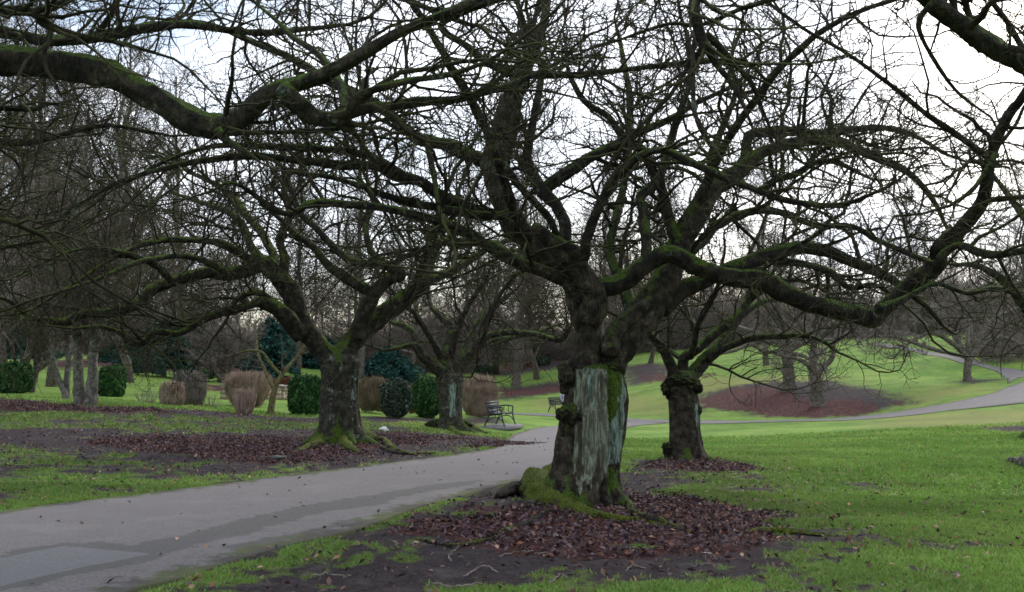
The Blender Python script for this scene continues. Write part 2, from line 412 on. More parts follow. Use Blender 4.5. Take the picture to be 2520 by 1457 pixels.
# terrain sheet: polar grid round the camera, out to 900 m
nt = 960
th = np.linspace(0, 2 * np.pi, nt, endpoint=False)
r = [.6]
while r[-1] < 900: r.append(r[-1] * 1.012 + .02 if r[-1] < 110 else r[-1] * 1.05)
r = np.array(r)
# finer angles ahead
th = np.sort(np.concatenate([np.linspace(np.pi/2-.75, np.pi/2+.75, 900), np.linspace(np.pi/2+.76, np.pi/2-.76+2*np.pi, 200)]))
nt = len(th)
X = r[:, None] * np.cos(th)[None]; Y = r[:, None] * np.sin(th)[None]
xf, yf = X.ravel(), Y.ravel()
Z = H(xf, yf)
ms, ml, md, mpth = masks(xf, yf)
def rough_ground(x, y, mp_):
    return ((fbm(x, y, .8, 11) - .5) * .10 + (fbm(x, y, 6, 13, 3) - .5) * .035) * (1 - mp_) * np.clip(1 - np.hypot(x, y) / 60, 0, 1) - mp_ * .015
Z += rough_ground(xf, yf, mpth)
idx = np.arange(len(r) * nt).reshape(len(r), nt); nx = np.roll(idx, -1, 1)
Q = np.stack([idx[:-1], idx[1:], nx[1:], nx[:-1]], -1).reshape(-1, 4)
V = np.c_[xf, yf, Z]; V = np.concatenate([V, [[0, 0, H(0, 0)[0]]]])
fan = np.stack([np.full(nt, len(V)-1), idx[0], nx[0]], -1)

m, t, b = newmat('lawn_and_soil', .95, .15); v, g = pos(t)
nA = noise(t, v, .35, 4); nB = noise(t, v, 2.6, 5); nC = noise(t, v, 22, 5, .7); nD = noise(t, v, 9, 4, .6)
gr = mixc(t, ss(t, nA, .3, .7), (.085, .190, .026), (.200, .315, .055))
gr = mixc(t, mathn(t, 'MULTIPLY', ss(t, nB, .45, .75), .45), gr, (.26, .29, .07))
nF = noise(t, v, .9, 6, .65)
gr = mixc(t, mathn(t, 'MULTIPLY', ss(t, nF, .48, .66), .5), gr, (.085, .105, .032))
gr = mixc(t, mathn(t, 'MULTIPLY', ss(t, noise(t, v, 5, 6, .7), .52, .66), .45), gr, (.05, .06, .022))
gr = mixc(t, mathn(t, 'MULTIPLY', ss(t, nC, .54, .68), .8), gr, (.03, .038, .012))
dr = attr(t, 'dry').outputs['Fac']
gr = mixc(t, mathn(t, 'MULTIPLY', ss(t, mathn(t, 'ADD', dr, mathn(t, 'MULTIPLY', mathn(t, 'SUBTRACT', nB, .5), 1.2)), .3, .9), .6), gr, (.20, .17, .065))
gr = mixc(t, mathn(t, 'MULTIPLY', ss(t, attr(t, 'soil').outputs['Fac'], .02, .45), .6), gr, (.07, .085, .026))
so_ = mixc(t, ss(t, nC, .35, .65), (.015, .011, .013), (.045, .034, .038))
so_ = mixc(t, ss(t, nB, .5, .8), so_, (.085, .072, .070))
nE = noise(t, v, 75, 4, .8)
so_ = mixc(t, mathn(t, 'MULTIPLY', ss(t, nE, .56, .66), .8), so_, (.12, .085, .07))
so_ = mixc(t, mathn(t, 'MULTIPLY', ss(t, nE, .44, .36), .7), so_, (.012, .009, .010))
vo = nd(t, 'ShaderNodeTexVoronoi', Scale=13.0); t.links.new(v, vo.inputs['Vector'])
sep = nd(t, 'ShaderNodeSeparateColor'); t.links.new(vo.outputs['Color'], sep.inputs[0])
lf = mixc(t, sep.outputs[0], (.022, .009, .010), (.080, .030, .028))
lf = mixc(t, ss(t, sep.outputs[1], .8, .95), lf, (.13, .05, .03))
soil = attr(t, 'soil').outputs['Fac']; leaf = attr(t, 'leaf').outputs['Fac']
def nmix(a, k): return mathn(t, 'ADD', a, mathn(t, 'ADD', mathn(t, 'MULTIPLY', mathn(t, 'SUBTRACT', nD, .5), k), mathn(t, 'MULTIPLY', mathn(t, 'SUBTRACT', nB, .5), k)))
c = mixc(t, ss(t, nmix(soil, .9), .3, .7), gr, so_)
c = mixc(t, ss(t, nmix(leaf, .8), .42, .62), c, lf)
t.links.new(c, b.inputs['Base Color'])
bump(t, b, mathn(t, 'ADD', nC, nD), .03, .8)
M_ground = m
tag(mk('ground', V, [Q, fan], M_ground, attrs={'soil': np.append(ms, 0), 'leaf': np.append(ml, 0), 'dry': np.append(md, 0)}), kind='structure')

# paths
m, t, b = newmat('tarmac_path', .85, .3); v, g = pos(t)
n1 = noise(t, v, 1.6, 5); n2 = noise(t, v, 60, 4, .7); n3 = noise(t, v, 7, 5, .65)
vst, _ = pos(t, (1, 1, 1))
n4 = noise(t, v, 190, 3, .8); n5 = noise(t, v, 2.4, 6, .7)
base = mixc(t, ss(t, mathn(t, 'ADD', mathn(t, 'MULTIPLY', n2, .5), mathn(t, 'MULTIPLY', n4, .5)), .38, .62), (.078, .071, .070), (.205, .188, .185))
base = mixc(t, mathn(t, 'MULTIPLY', ss(t, n5, .48, .66), .5), base, (.125, .112, .108))
base = mixc(t, mathn(t, 'MULTIPLY', ss(t, n3, .58, .72), .55), base, (.10, .085, .09))
base = mixc(t, mathn(t, 'MULTIPLY', ss(t, n1, .5, .7), .35), base, (.20, .185, .185))
wet = attr(t, 'wet').outputs['Fac']
base = mixc(t, mathn(t, 'MULTIPLY', ss(t, mathn(t, 'ADD', wet, mathn(t, 'ADD', mathn(t, 'MULTIPLY', mathn(t, 'SUBTRACT', n3, .5), 1.6), mathn(t, 'MULTIPLY', mathn(t, 'SUBTRACT', n5, .5), 1.8))), .40, .66), .62), base, mixc(t, n2, (.045, .045, .04), (.075, .074, .067)))
sb = attr(t, 'slab').outputs['Fac']
base = mixc(t, ss(t, sb, .4, .6), base, mixc(t, ss(t, n2, .3, .7), (.105, .107, .107), (.165, .168, .168)))
ed = attr(t, 'edge').outputs['Fac']
base = mixc(t, ss(t, mathn(t, 'ADD', ed, mathn(t, 'ADD', mathn(t, 'MULTIPLY', mathn(t, 'SUBTRACT', n3, .5), 1.6), mathn(t, 'MULTIPLY', mathn(t, 'SUBTRACT', n5, .5), 1.0))), .45, .85), base, mixc(t, ss(t, n1, .4, .6), (.055, .048, .042), (.07, .085, .025)))
t.links.new(base, b.inputs['Base Color'])
bump(t, b, n2, .004, .8)
M_path = m
WET = [poly((230,1335),(330,1345),(560,1290),(640,1268),(780,1240),(960,1212),(1060,1195),(1180,1182),(1180,1192),(1000,1222),(940,1245),(800,1262),(600,1320),(480,1345),(360,1390),(180,1345)),
       poly((0,1362),(150,1338),(250,1343),(160,1350),(0,1378)),
       poly((-50,1457),(240,1390),(420,1355),(430,1364),(260,1402),(60,1452)), poly((560,1345),(760,1305),(900,1270),(880,1290),(720,1335),(560,1370)),
       poly((380,1457),(600,1372),(780,1325),(760,1345),(560,1400),(430,1450))]
JOINT = [poly((-60,1462),(180,1404),(380,1364),(480,1336),(484,1340),(384,1369),(184,1410),(-50,1470)), poly((0,1373),(150,1343),(300,1352),(380,1364),(380,1367),(300,1355),(150,1347),(0,1378))]
SLAB = [poly((-400,1420),(0,1375),(150,1347),(380,1366),(180,1408),(0,1450),(-400,1560))]
for i, (nm, (A, B)) in enumerate(PATHS.items()):
    K = 84 if i == 0 else 30; u = np.concatenate([[0], np.linspace(0.001, .999, K-2), [1]])
    wobA = (fbm(A[:, 0], A[:, 1], 1.5, 21) - .5) * .22; wobB = (fbm(B[:, 0], B[:, 1], 1.5, 22) - .5) * .22
    wd = np.linalg.norm(B - A, axis=1)
    ua = wobA / wd; ub = 1 + wobB / wd
    U = ua[:, None] + (ub - ua)[:, None] * u[None]
    Pp = A[:, None] + (B - A)[:, None] * U[..., None]
    px_, py_ = Pp[..., 0].ravel(), Pp[..., 1].ravel()
    z = H(px_, py_) + .010 + .004 * i
    z = z.reshape(-1, K); z[:, 0] -= .09; z[:, -1] -= .09; z = z.ravel()      # the sheet's edges turn down into the soil
    n = len(A); idx = np.arange(n * K).reshape(n, K)
    Q = np.stack([idx[:-1, :-1], idx[:-1, 1:], idx[1:, 1:], idx[1:, :-1]], -1).reshape(-1, 4)
    edge = np.maximum(np.clip(1 - u * wd.mean() / .45, 0, 1), np.clip(1 - (1 - u) * wd.mean() / .75, 0, 1))
    wet = np.zeros(n * K); slab = np.zeros(n * K)
    if i == 0:
        for pl in WET: wet = np.maximum(wet, soft(px_, py_, pl, .22))
        for pl in SLAB: slab = np.maximum(slab, soft(px_, py_, pl, .04))
        for pl in JOINT: wet = np.maximum(wet, 1.6 * soft(px_, py_, pl, .03)); slab = slab * (1 - soft(px_, py_, pl, .03))
    # skirt so the sheet has a side
    ob = mk(nm, np.c_[px_, py_, z], Q, M_path, attrs={'wet': wet, 'slab': slab, 'edge': np.tile(edge, n)})
    tag(ob, kind='structure')

# ------------------------------------------------------------------ branching
def grow(rng, st, dr, ln, rad, K, wig, up=0.0, arch=0.0, zmin=None, taper=.25):
    N = len(st); P_ = np.empty((N, K, 3)); d = dr / np.linalg.norm(dr, axis=1, keepdims=True); p = st.copy(); P_[:, 0] = p
    step = (ln / (K - 1))[:, None]
    for k in range(1, K):
        d = d + rng.normal(0, wig, (N, 3))
        d[:, 2] += up + arch * (1 - 2 * k / K)
        if zmin is not None: d[:, 2] += np.clip((zmin - p[:, 2]) * .6, 0, .6)
        d /= np.linalg.norm(d, axis=1, keepdims=True)
        p = p + d * step; P_[:, k] = p
    R = rad[:, None] * np.linspace(1, taper, K)[None]
    return P_, R
def kids(rng, P_, R, n, t0, lf, rf, ang=(35, 75), flat=.6, rmin=.002, bias=(0, 0, 0), t1=1.0):
    """n children spread over the chains P_ ; lf/rf length and radius factors (lo,hi) of remaining chain"""
    N, K, _ = P_.shape
    seg = np.linalg.norm(np.diff(P_, axis=1), axis=2).sum(1)
    pr = seg / seg.sum(); c = rng.choice(N, n, p=pr); t = t0 + (t1 - t0) * rng.random(n)
    f = t * (K - 1); k = np.minimum(f.astype(int), K - 2); w = (f - k)[:, None]
    a, b = P_[c, k], P_[c, k + 1]; st = a + (b - a) * w
    T = b - a; T /= np.linalg.norm(T, axis=1, keepdims=True) + 1e-9
    q = rng.normal(0, 1, (n, 3)); q[:, 2] *= flat; q += np.array(bias)
    q -= T * (q * T).sum(1, keepdims=True); q /= np.linalg.norm(q, axis=1, keepdims=True) + 1e-9
    A = np.radians(rng.uniform(*ang, n))[:, None]
    d = T * np.cos(A) + q * np.sin(A)
    rr = R[c, k] * (1 - w[:, 0]) + R[c, k + 1] * w[:, 0]
    ln = seg[c] * (1 - .55 * t) * rng.uniform(*lf, n)
    return st, d, ln, np.maximum(rr * rng.uniform(*rf, n), rmin)

class Twigs:
    def __init__(s): s.m = MB()
    def add(s, P_, R, sides):
        V, Q = tubes(P_, R, sides); s.m.add(V, Q)

def twig_crown(rng, tw, chains, dens=1.0, l1=(.7, 2.0), up=.05, arch=.0, zmin=1.6, r3=.0028, flat=.6, wig=.2, bias=(0, 0, .2), n3=1.0, l1r=(.35, .6), lmax=2.4):
    """chains: list of (pts Kx3, rad K). three orders of finer wood off them"""
    st = []; dr = []; ln = []; rd = []
    for pts, rad in chains:
        s = np.concatenate([[0], np.cumsum(np.linalg.norm(np.diff(pts, axis=0), axis=1))]); L = s[-1]
        n = rng.poisson(max(.5, L * dens * 2.6)); 
        for u in rng.random(n):
            u = .12 + .88 * u; x = np.searchsorted(s, u * L); x = min(max(x, 1), len(pts) - 1)
            if rad[x] > .075 and rng.random() < .8: continue
            T = pts[x] - pts[x-1]; T /= np.linalg.norm(T) + 1e-9
            q = rng.normal(0, 1, 3); q[2] *= flat; q += bias; q -= T * (q @ T); q /= np.linalg.norm(q)
            A = math.radians(rng.uniform(30, 75)); r_ = rad[x]
            st.append(pts[x]); dr.append(T * math.cos(A) + q * math.sin(A)); ln.append(min(lmax, rng.uniform(*l1) * (.5 + 8 * r_))); rd.append(min(.03, max(.006, r_ * rng.uniform(*l1r))))
        # the end of the limb runs on as finer wood
        T = pts[-1] - pts[-3]; st.append(pts[-1]); dr.append(T / np.linalg.norm(T)); ln.append(rng.uniform(*l1)); rd.append(max(.006, rad[-1]))
    if not st: return
    st, dr, ln, rd = map(np.array, (st, dr, ln, rd))
    P1, R1 = grow(rng, st, dr, ln, rd, 10, wig, up, arch, zmin, .22); tw.add(P1, R1, 5)
    tot = ln.sum(); n2 = int(tot * 4.6)
    a = kids(rng, P1, R1, n2, .08, (.3, .75), (.45, .7), flat=flat, rmin=r3 * 1.5, bias=(0, 0, .1)); P2, R2 = grow(rng, *a, 8, wig * 1.1, up * .6, arch, zmin - .2, .35); tw.add(P2, R2, 4)
    ns = int(tot * 3); s_ = kids(rng, P1, R1, ns, .02, (.015, .06), (.5, .8), rmin=r3 * 1.6); Ps, Rs = grow(rng, *s_, 3, .3, .05, 0, None, .8); tw.add(Ps, Rs, 4)
    n3_ = int(a[2].sum() * 6.2 * n3)
    a = kids(rng, P2, R2, n3_, .1, (.3, .9), (.5, .7), flat=.8, rmin=r3); P3, R3 = grow(rng, *a, 5, wig * 1.3, .03, 0, zmin - .3, .5); tw.add(P3, R3, 3)
    n4 = int(a[2].sum() * 4.2 * n3)
    a = kids(rng, P3, R3, n4, .15, (.4, .9), (.6, .8), flat=.9, rmin=r3 * .75); P4, R4 = grow(rng, *a, 3, wig * 1.3, .03, 0, None, .6); tw.add(P4, R4, 3)

def parse(spec, d0, d1, dmid=None):
    """'x,y,r x,y,r ...' in frame pixels, distance running d0 -> d1 -> control rows x,y,z,r"""
    rows = [tuple(float(v) for v in q.split(',')) for q in spec.split()]
    L = [0]
    for a, b in zip(rows, rows[1:]): L.append(L[-1] + math.hypot(b[0]-a[0], b[1]-a[1]))
    out = []
    for (x, y, r_), l in zip(rows, L):
        u = l / L[-1]; d = d0 + (d1 - d0) * u
        if dmid is not None: d += (dmid - (d0 + d1) / 2) * 4 * u * (1 - u)
        out.append([*P(x, y, d), r_ * d / F])
    return out
def limb(par, spec, d0, d1, mat, dmid=None, seed=0, rough=.42, n=14, name='limb'):
    C = catmull(parse(spec, d0, d1, dmid), step=.045)
    # slight kinks and knuckles
    pts = C[:, :3].copy(); s = np.arange(len(pts)) * .045
    rg = np.random.default_rng(seed + 5)
    o = rg.random(3) * 50
    for k in range(3): pts[:, k] += (fbm(s, s * 0 + o[k], 2.2, seed % 7) - .5) * np.minimum(.05, C[:, 3] * .9) * np.minimum(1, s / .3)
    rad = np.maximum(C[:, 3], .004)
    V, Q, T3 = tube1(pts, rad, (n + 6) if rad.max() > .06 else n if rad.max() > .03 else 8, rough * (.55 if rad.max() > .10 else 1), seed)
    mk(name, V, [Q, T3], mat, par)
    return pts, rad

def trunk_mesh(base, prof, nphi=160, nh=200, seed=0, flute=.10, feat=None, lean=(0, 0), roots=()):
    """prof rows: height, radius (left), radius(right), x offset. a fluted, flaring column with its own attributes"""
    prof = np.array(prof, float)
    hs = np.linspace(prof[0, 0], prof[-1, 0], nh); a = np.linspace(0, 2*np.pi, nphi, endpoint=False)
    rl = np.interp(hs, prof[:, 0], prof[:, 1]); rr = np.interp(hs, prof[:, 0], prof[:, 2]); xo = np.interp(hs, prof[:, 0], prof[:, 3])
    A, Hh = np.meshgrid(a, hs)
    c = np.cos(A); w = (c + 1) / 2; R = rl[:, None] * (1 - w) + rr[:, None] * w
    dep = prof[:, 4] if prof.shape[1] > 4 else None
    lowf = np.clip(1 - Hh / .45, 0, 1)
    fl = (np.abs(vn(np.cos(A) * 2.1 + seed, np.sin(A) * 2.1 + Hh * .5 + seed, 1.6, seed) - .5) * 2)
    R = R * (1 + flute * (fl - .5) * (1 + 2.0 * lowf))
    n1 = fbm(np.cos(A) * 2.5 + Hh * .4, np.sin(A) * 2.5 + Hh * 2.2 + seed, 1.5, seed + 2) - .5
    n2 = fbm(np.cos(A) * 6 + seed, np.sin(A) * 6 + Hh * 2.5, 3.0, seed + 3) - .5
    R = R * (1 + .12 * n1 + .055 * n2)
    for (ra, rw, rh, rl_) in roots:      # buttress: angle, width, height, reach
        da = (A - ra + np.pi) % (2*np.pi) - np.pi
        R = R + rl_ * np.exp(-(da / rw) ** 2) * np.clip(1 - Hh / rh, 0, 1.3) ** 2
    F_ = dict(A=A, H=Hh, R=R, n1=n1, n2=n2)
    at = feat(F_) if feat else {}
    R = F_['R']
    x = base[0] + xo[:, None] + R * np.cos(A) + lean[0] * Hh; y = base[1] + R * np.sin(A) * (F_.get('ysc', 1)) + lean[1] * Hh; z = base[2] + Hh + F_.get('dz', 0)
    V = np.stack([x, y, z], -1).reshape(-1, 3)
    idx = np.arange(nh * nphi).reshape(nh, nphi); nx_ = np.roll(idx, -1, 1)
    Q = np.stack([idx[:-1], nx_[:-1], nx_[1:], idx[1:]], -1).reshape(-1, 4)
    top = V[-nphi:].mean(0) + (0, 0, .04); V = np.concatenate([V, [top]]); T3 = np.array([(len(V)-1, idx[-1, i], idx[-1, (i+1) % nphi]) for i in range(nphi)])
    at = {k: np.append(v.ravel(), v.ravel()[-1]) for k, v in at.items()}
    return V, [Q, T3], at
def lump(c, r_, seed, sc=(1, 1, 1), n=40, amp=.35, fr=3.0):
    u = np.linspace(0, np.pi, n); a = np.linspace(0, 2*np.pi, n * 2, endpoint=False); A, U = np.meshgrid(a, u)
    D = np.stack([np.sin(U) * np.cos(A), np.sin(U) * np.sin(A), np.cos(U)], -1)
    nn = fbm(D[..., 0] * fr / 2 + seed, D[..., 1] * fr / 2 + D[..., 2] * fr * .7, 1.4, seed) - .5; n2 = np.abs(vn(D[..., 0] * fr + D[..., 2] * 3, D[..., 1] * fr - D[..., 2] * 2 + seed, 1.7, seed) - .5) * 2
    V = D * (r_ * (1 + amp * nn * 1.6 - amp * .5 * (1 - n2) ** 3))[..., None] * np.array(sc) + np.array(c)
    idx = np.arange(n * n * 2).reshape(n, n * 2); nx_ = np.roll(idx, -1, 1)
    return V.reshape(-1, 3), np.stack([idx[:-1], idx[1:], nx_[1:], nx_[:-1]], -1).reshape(-1, 4)

def root(par, spec, seed, mat=None, moss=0, name='root', sink=.3, n=14):
    """surface root: 'x,y,r ...' ground pixels and radius in px"""
    rows = []
    for q in spec.split():
        x, y, r_ = (float(v) for v in q.split(',')); g_ = G(x, y); rr = r_ * g_[1] / F
        rows.append([g_[0], g_[1], g_[2] + rr * (1 - 2 * sink), rr])
    C = catmull(rows, step=.04)
    V, Q, T3 = tube1(C[:, :3], np.maximum(C[:, 3], .008), n, .6, seed)
    return mk(name, V, [Q, T3], mat or M_barkr, par, attrs={'moss': np.full(len(V), moss, float)})

# ================================================================== the big cherry in front
rng = np.random.default_rng(11)
g0 = G(1442, 1240)
T1 = thing('cherry_tree', 'largest bare cherry, its trunk stripped to pale green wood, beside the path in front', 'tree', g0)
D1 = g0[1]
sc = D1 / F
base = np.array(g0)
# silhouette rows: height, left radius, right radius, axis offset (from x=1450)
def prow(y, l, r_): h = P(1450, y, D1)[2] - base[2]; return (h, (1452 - l) * sc, (r_ - 1452) * sc, (1452 - 1442) * sc)
prof1 = [prow(1262, 1318, 1562), prow(1240, 1326, 1548), prow(1187, 1340, 1532), prow(1156, 1357, 1529), prow(1120, 1368, 1533), prow(1078, 1374, 1541), prow(1030, 1380, 1545),
         prow(981, 1388, 1549), prow(950, 1391, 1546), prow(925, 1397, 1539), prow(908, 1403, 1530), prow(900, 1412, 1520), prow(893, 1430, 1495)]
def feat1(q):
    A, Hh, R = q['A'], q['H'], q['R']; x = R * np.cos(A); fr = np.clip(-np.sin(A) * 4, 0, 1)
    X_ = 1452 + x / sc; Yp = 1240 - Hh / sc * 1.0
    wob = (fbm(X_ * .02, Yp * .012, 1, 31) - .5) * 34
    left = 1408 + wob + np.clip((Yp - 1080) / 110, 0, 1) * 6 - np.clip((1000 - Yp) / 90, 0, 1) * 16
    right = 1497 + wob * .5 + np.clip((960 - Yp) / 60, 0, 1) * 12
    bot = 1172 + wob * 2.0 - (X_ - 1440) * .45 + (vn(X_ * .11, Yp * 0, 1, 93) - .5) * 60
    inside = lambda v, lo, hi, s: np.clip((v - lo) / s + .5, 0, 1) * np.clip((hi - v) / s + .5, 0, 1)
    pale = inside(X_, left, right, 22) * inside(Yp, 900, bot + 14, 34) * fr
    mint = inside(X_, 1503 + (1040 - Yp) * .17 + wob * .3, 1540 + (1040 - Yp) * .06, 7) * inside(Yp, 915, 1140 + wob, 14) * fr
    mint = np.maximum(mint, .75 * inside(X_, 1440 + wob * .4, 1462 + wob * .4, 6) * inside(Yp, 905, 1000, 25) * fr)
    moss = inside(X_, 1492 + wob * .4, 1530 + wob * .3, 22) * inside(Yp, 895, 1050 - (X_ - 1494) * 1.2, 30) * fr * .62 + .5 * inside(X_, 1490, 1540, 14) * inside(Yp, 1140, 1200, 20) * fr
    moss = moss + .45 * np.clip((Yp - 1150) / 60, 0, 1) * np.clip((1410 - X_) / 40, 0, 1) + .25 * np.clip((Yp - 1190) / 40, 0, 1)
    # the stripped face lies a little behind its bark lips; vertical splits
    R = R - .012 * pale - .010 * mint + .016 * (fbm(X_ * .16, Yp * .012, 1, 77) - .5) * fr
    gro = lambda x0, w, d: d * np.exp(-((X_ - x0 - wob * .6) / w) ** 2) * fr * inside(Yp, 905, 1215, 30)
    R = R - gro(1500, 5, .05) - gro(1402, 6, .045) - gro(1466, 3, .014) - gro(1432, 3, .012) - gro(1520, 3, .014)
    R = R + .05 * inside(X_, 1368, 1400, 8) * np.clip((Yp - 1040) / 60, 0, 1) * fr
    for (k_, amp) in ((.055, .022), (.16, .012)):
        R = R - amp * (1 - np.abs(fbm(X_ * k_ + wob * .03, Yp * .006, 1, 91, 2) * 2 - 1)) ** 5 * fr - amp * (1 - np.abs(fbm(A * 9, Hh * .8, 1, 92, 2) * 2 - 1)) ** 5 * (1 - fr)
    # hollow between the feet
    R = R - .09 * np.exp(-((X_ - 1478) / 9) ** 2) * np.clip((Yp - 1170) / 50, 0, 1) * fr - .06 * np.exp(-((X_ - 1508) / 8) ** 2) * np.clip((Yp - 1195) / 40, 0, 1) * fr
    q['R'] = R
    return {'pale': np.clip(pale - moss * .8, 0, 1), 'mint': np.clip(mint - moss * .5, 0, 1), 'moss': moss}
V, Fc, at = trunk_mesh(base, prof1, 260, 260, 3, .07, feat1, roots=[(3.5, .35, .30, .16), (4.3, .25, .25, .14), (5.6, .3, .25, .16), (1.2, .3, .3, .2), (2.2, .3, .3, .2), (.2, .22, .22, .04)])
mk('trunk', V, Fc, M_oldbark, T1, attrs=at)
for (px, py, rp, sd, sc_, dd) in [(1396, 925, 21, 4, (1, 1, 1.3), -.12), (1400, 1018, 25, 9, (1.15, 1, .95), -.26), (1388, 955, 12, 14, (.8, 1, 1.2), -.12), (1392, 1060, 13, 15, (1, 1, 1.6), -.2), (1510, 902, 14, 17, (1.2, 1, .7), -.15), (1384, 905, 12, 27, (1, 1, 1), -.1)]:
    V, Q = lump(P(px, py, D1 + dd), rp * sc * 1.05, sd, sc_, 44, .5, 3.4); mk('burl', V, Q, M_oldbark, T1, attrs={'moss': np.full(len(V), .1)})
LB = []
for (spec, d0, d1, dm) in [
 ("1446,905,46 1448,860,36 1447,810,33 1430,755,34 1408,696,29 1358,649,28 1303,592,28 1260,545,27 1237,498,26 1218,432,25 1208,399,24 1232,314,23 1256,243,22 1290,170,17 1320,100,13 1340,40,11 1350,-60,8 1320,-200,6", 10.75, 12.2, 11.0),
 ("1225,440,20 1240,380,17 1262,310,15 1275,240,13 1300,150,10 1290,60,8 1250,-60,6", 11.2, 10.0, None),
 ("1212,398,18 1180,389,17 1133,370,17 1109,356,16 1038,342,16 991,314,14 944,271,13 880,230,12 800,195,10 730,150,9 640,110,8 520,60,6 420,50,4", 11.2, 12.8, None),
 ("1450,790,34 1464,730,32 1421,658,27 1378,620,22 1341,583,18 1317,558,14", 10.6, 10.3, None),
 ("1350,578,12 1390,604,14 1416,616,15 1440,630,13 1442,600,11 1459,545,11 1482,493,11 1511,441,11 1567,389,10 1629,371,9 1700,399,9 1794,440,9 1879,474,8 1964,498,7 2049,505,6 2106,493,5 2160,470,4", 10.4, 9.2, None),
 ("1371,580,8 1350,536,9 1312,493,9 1275,455,9 1246,413,9 1218,399,8 1190,420,6", 10.4, 9.8, None),
 ("1400,618,15 1390,600,16 1388,550,15 1369,507,15 1336,479,16 1312,432,13 1298,385,11 1308,314,10 1322,243,9 1330,170,8 1310,90,6 1330,-20,5", 10.6, 11.8, None),
 ("1336,465,14 1383,432,14 1435,399,14 1492,370,13 1539,347,12 1572,325,10 1640,300,8 1720,250,7 1800,215,5", 11.0, 11.2, None),
 ("1436,740,18 1400,706,16 1388,696,16 1331,668,15 1260,640,13 1190,597,12 1156,573,12 1085,545,11 1015,526,11 944,512,10 873,503,10 793,498,9 755,507,9 722,526,8 684,521,7 640,490,6 600,460,5 560,450,4 520,470,3", 10.6, 9.0, None),
 ("1300,590,12 1290,560,11 1270,530,11 1213,531,11 1150,524,10 1085,514,10 1015,502,9 944,479,9 897,460,8 811,436,6 740,430,5", 10.7, 9.6, None),
 ("1262,535,14 1200,520,13 1133,498,13 1085,479,14 1029,446,13 967,427,13 920,408,11 826,403,11 708,389,10 600,383,9 475,400,7 350,430,6 250,470,5 150,540,4", 11.0, 8.8, None),
 ("1000,435,9 967,415,9 896,380,9 802,366,8 708,361,8 566,356,7 480,370,5 400,400,4 330,440,3", 10.4, 9.4, None),
 ("1050,335,7 1060,400,8 1070,450,7 1080,510,6", 10.6, 10.0, None),
 ("1462,735,26 1482,712,26 1534,692,24 1586,654,23 1638,627,22 1681,640,22 1723,663,22 1780,682,22 1818,687,23 1879,692,24 1927,720,24 1983,743,22 2054,762,22 2100,772,22 2149,783,24 2182,753,20 2234,706,20 2304,654,19 2309,607,18 2361,569,17 2408,517,17 2430,455,16 2437,399,14 2456,337,13 2484,281,12 2512,243,11 2560,160,9 2600,60,7", 10.6, 8.3, 10.2),
 ("2312,640,12 2330,618,11 2361,602,10 2408,618,10 2456,625,9 2520,614,8 2600,600,6 2700,610,5", 8.9, 8.2, None),
 ("2437,400,8 2420,380,8 2361,337,8 2267,271,7 2200,215,6 2080,130,5 1960,60,4 1860,-20,4", 8.6, 8.0, None),
 ("2300,650,7 2219,616,7 2153,588,7 2101,560,7 2040,558,6 1990,590,5 1930,620,4", 8.9, 10.2, None),
 ("2450,380,7 2420,430,6 2390,470,6 2340,505,4", 8.6, 8.2, None),
 ("1500,910,40 1512,880,38 1560,810,41 1600,745,38 1640,680,35 1665,620,31 1690,575,29 1728,498,28 1761,455,25 1818,422,20 1856,385,16 1917,361,14 1983,347,13 2054,347,12 2101,366,11 2172,394,10 2243,432,8 2300,500,6 2330,560,4", 10.75, 13.0, None),
 ("1500,870,24 1502,838,22 1525,800,20 1560,770,17 1600,745,18", 10.55, 10.9, None),
 ("1625,760,27 1650,735,26 1685,710,22 1740,690,20 1818,655,20 1889,630,18 1964,612,16 2030,616,15 2101,644,13 2172,673,12 2220,706,9 2280,753,7 2320,800,4", 11.2, 12.6, None),
 ("1900,640,11 1936,644,10 1983,649,9 2040,668,9 2092,706,7 2150,700,5 2200,730,4", 11.9, 11.4, None),
 ("1790,445,12 1830,400,12 1842,335,12 1889,323,12 1964,323,11 2007,330,10 2149,314,8 2240,330,6 2330,380,4", 12.2, 13.8, None),
 ("1880,470,8 1903,446,8 1964,427,8 2007,401,7 2059,399,6 2120,430,4", 12.6, 13.4, None),
 ("1735,480,12 1745,430,11 1752,380,10 1775,320,8 1790,280,7 1810,220,6 1800,140,5 1830,60,4", 11.9, 12.6, None),
 ("1592,650,14 1591,607,13 1586,526,12 1577,488,11 1605,460,11 1629,422,10 1652,337,9 1676,267,8 1700,190,6 1690,80,5", 10.6, 11.6, None),
 ("1672,610,15 1657,573,13 1643,526,12 1633,479,12 1605,422,12 1585,370,10 1540,345,9 1500,290,8 1440,250,7 1400,180,5 1390,90,4", 11.3, 12.4, None),
 ("2160,760,10 2220,740,8 2300,700,7 2380,720,6 2450,710,5 2520,730,4", 9.6, 10.5, None),
 # limbs running back and towards the camera
 ("1560,800,12 1530,700,13 1500,620,12 1520,520,11 1540,400,10 1550,260,8 1530,120,6", 11.2, 14.8, None),
 ("1300,592,12 1260,500,12 1200,330,11 1100,150,10 1010,0,8 900,-120,6 760,-200,5", 10.8, 7.6, None),
 ("1728,498,12 1750,420,11 1820,300,10 1930,160,9 2050,60,7 2200,0,6 2330,-20,4", 11.2, 8.4, None),
 ("1600,745,14 1650,680,13 1720,600,12 1790,540,11 1900,520,9 2020,560,6", 11.2, 15.0, None),
 ("1416,696,14 1380,680,13 1300,650,12 1200,600,10 1080,600,8 980,640,6", 11.0, 14.5, None)]:
    LB.append(limb(T1, spec, d0, d1, M_oldbark if len(LB) in (0, 3, 18, 19) else M_bark, dm, len(LB) + 1))
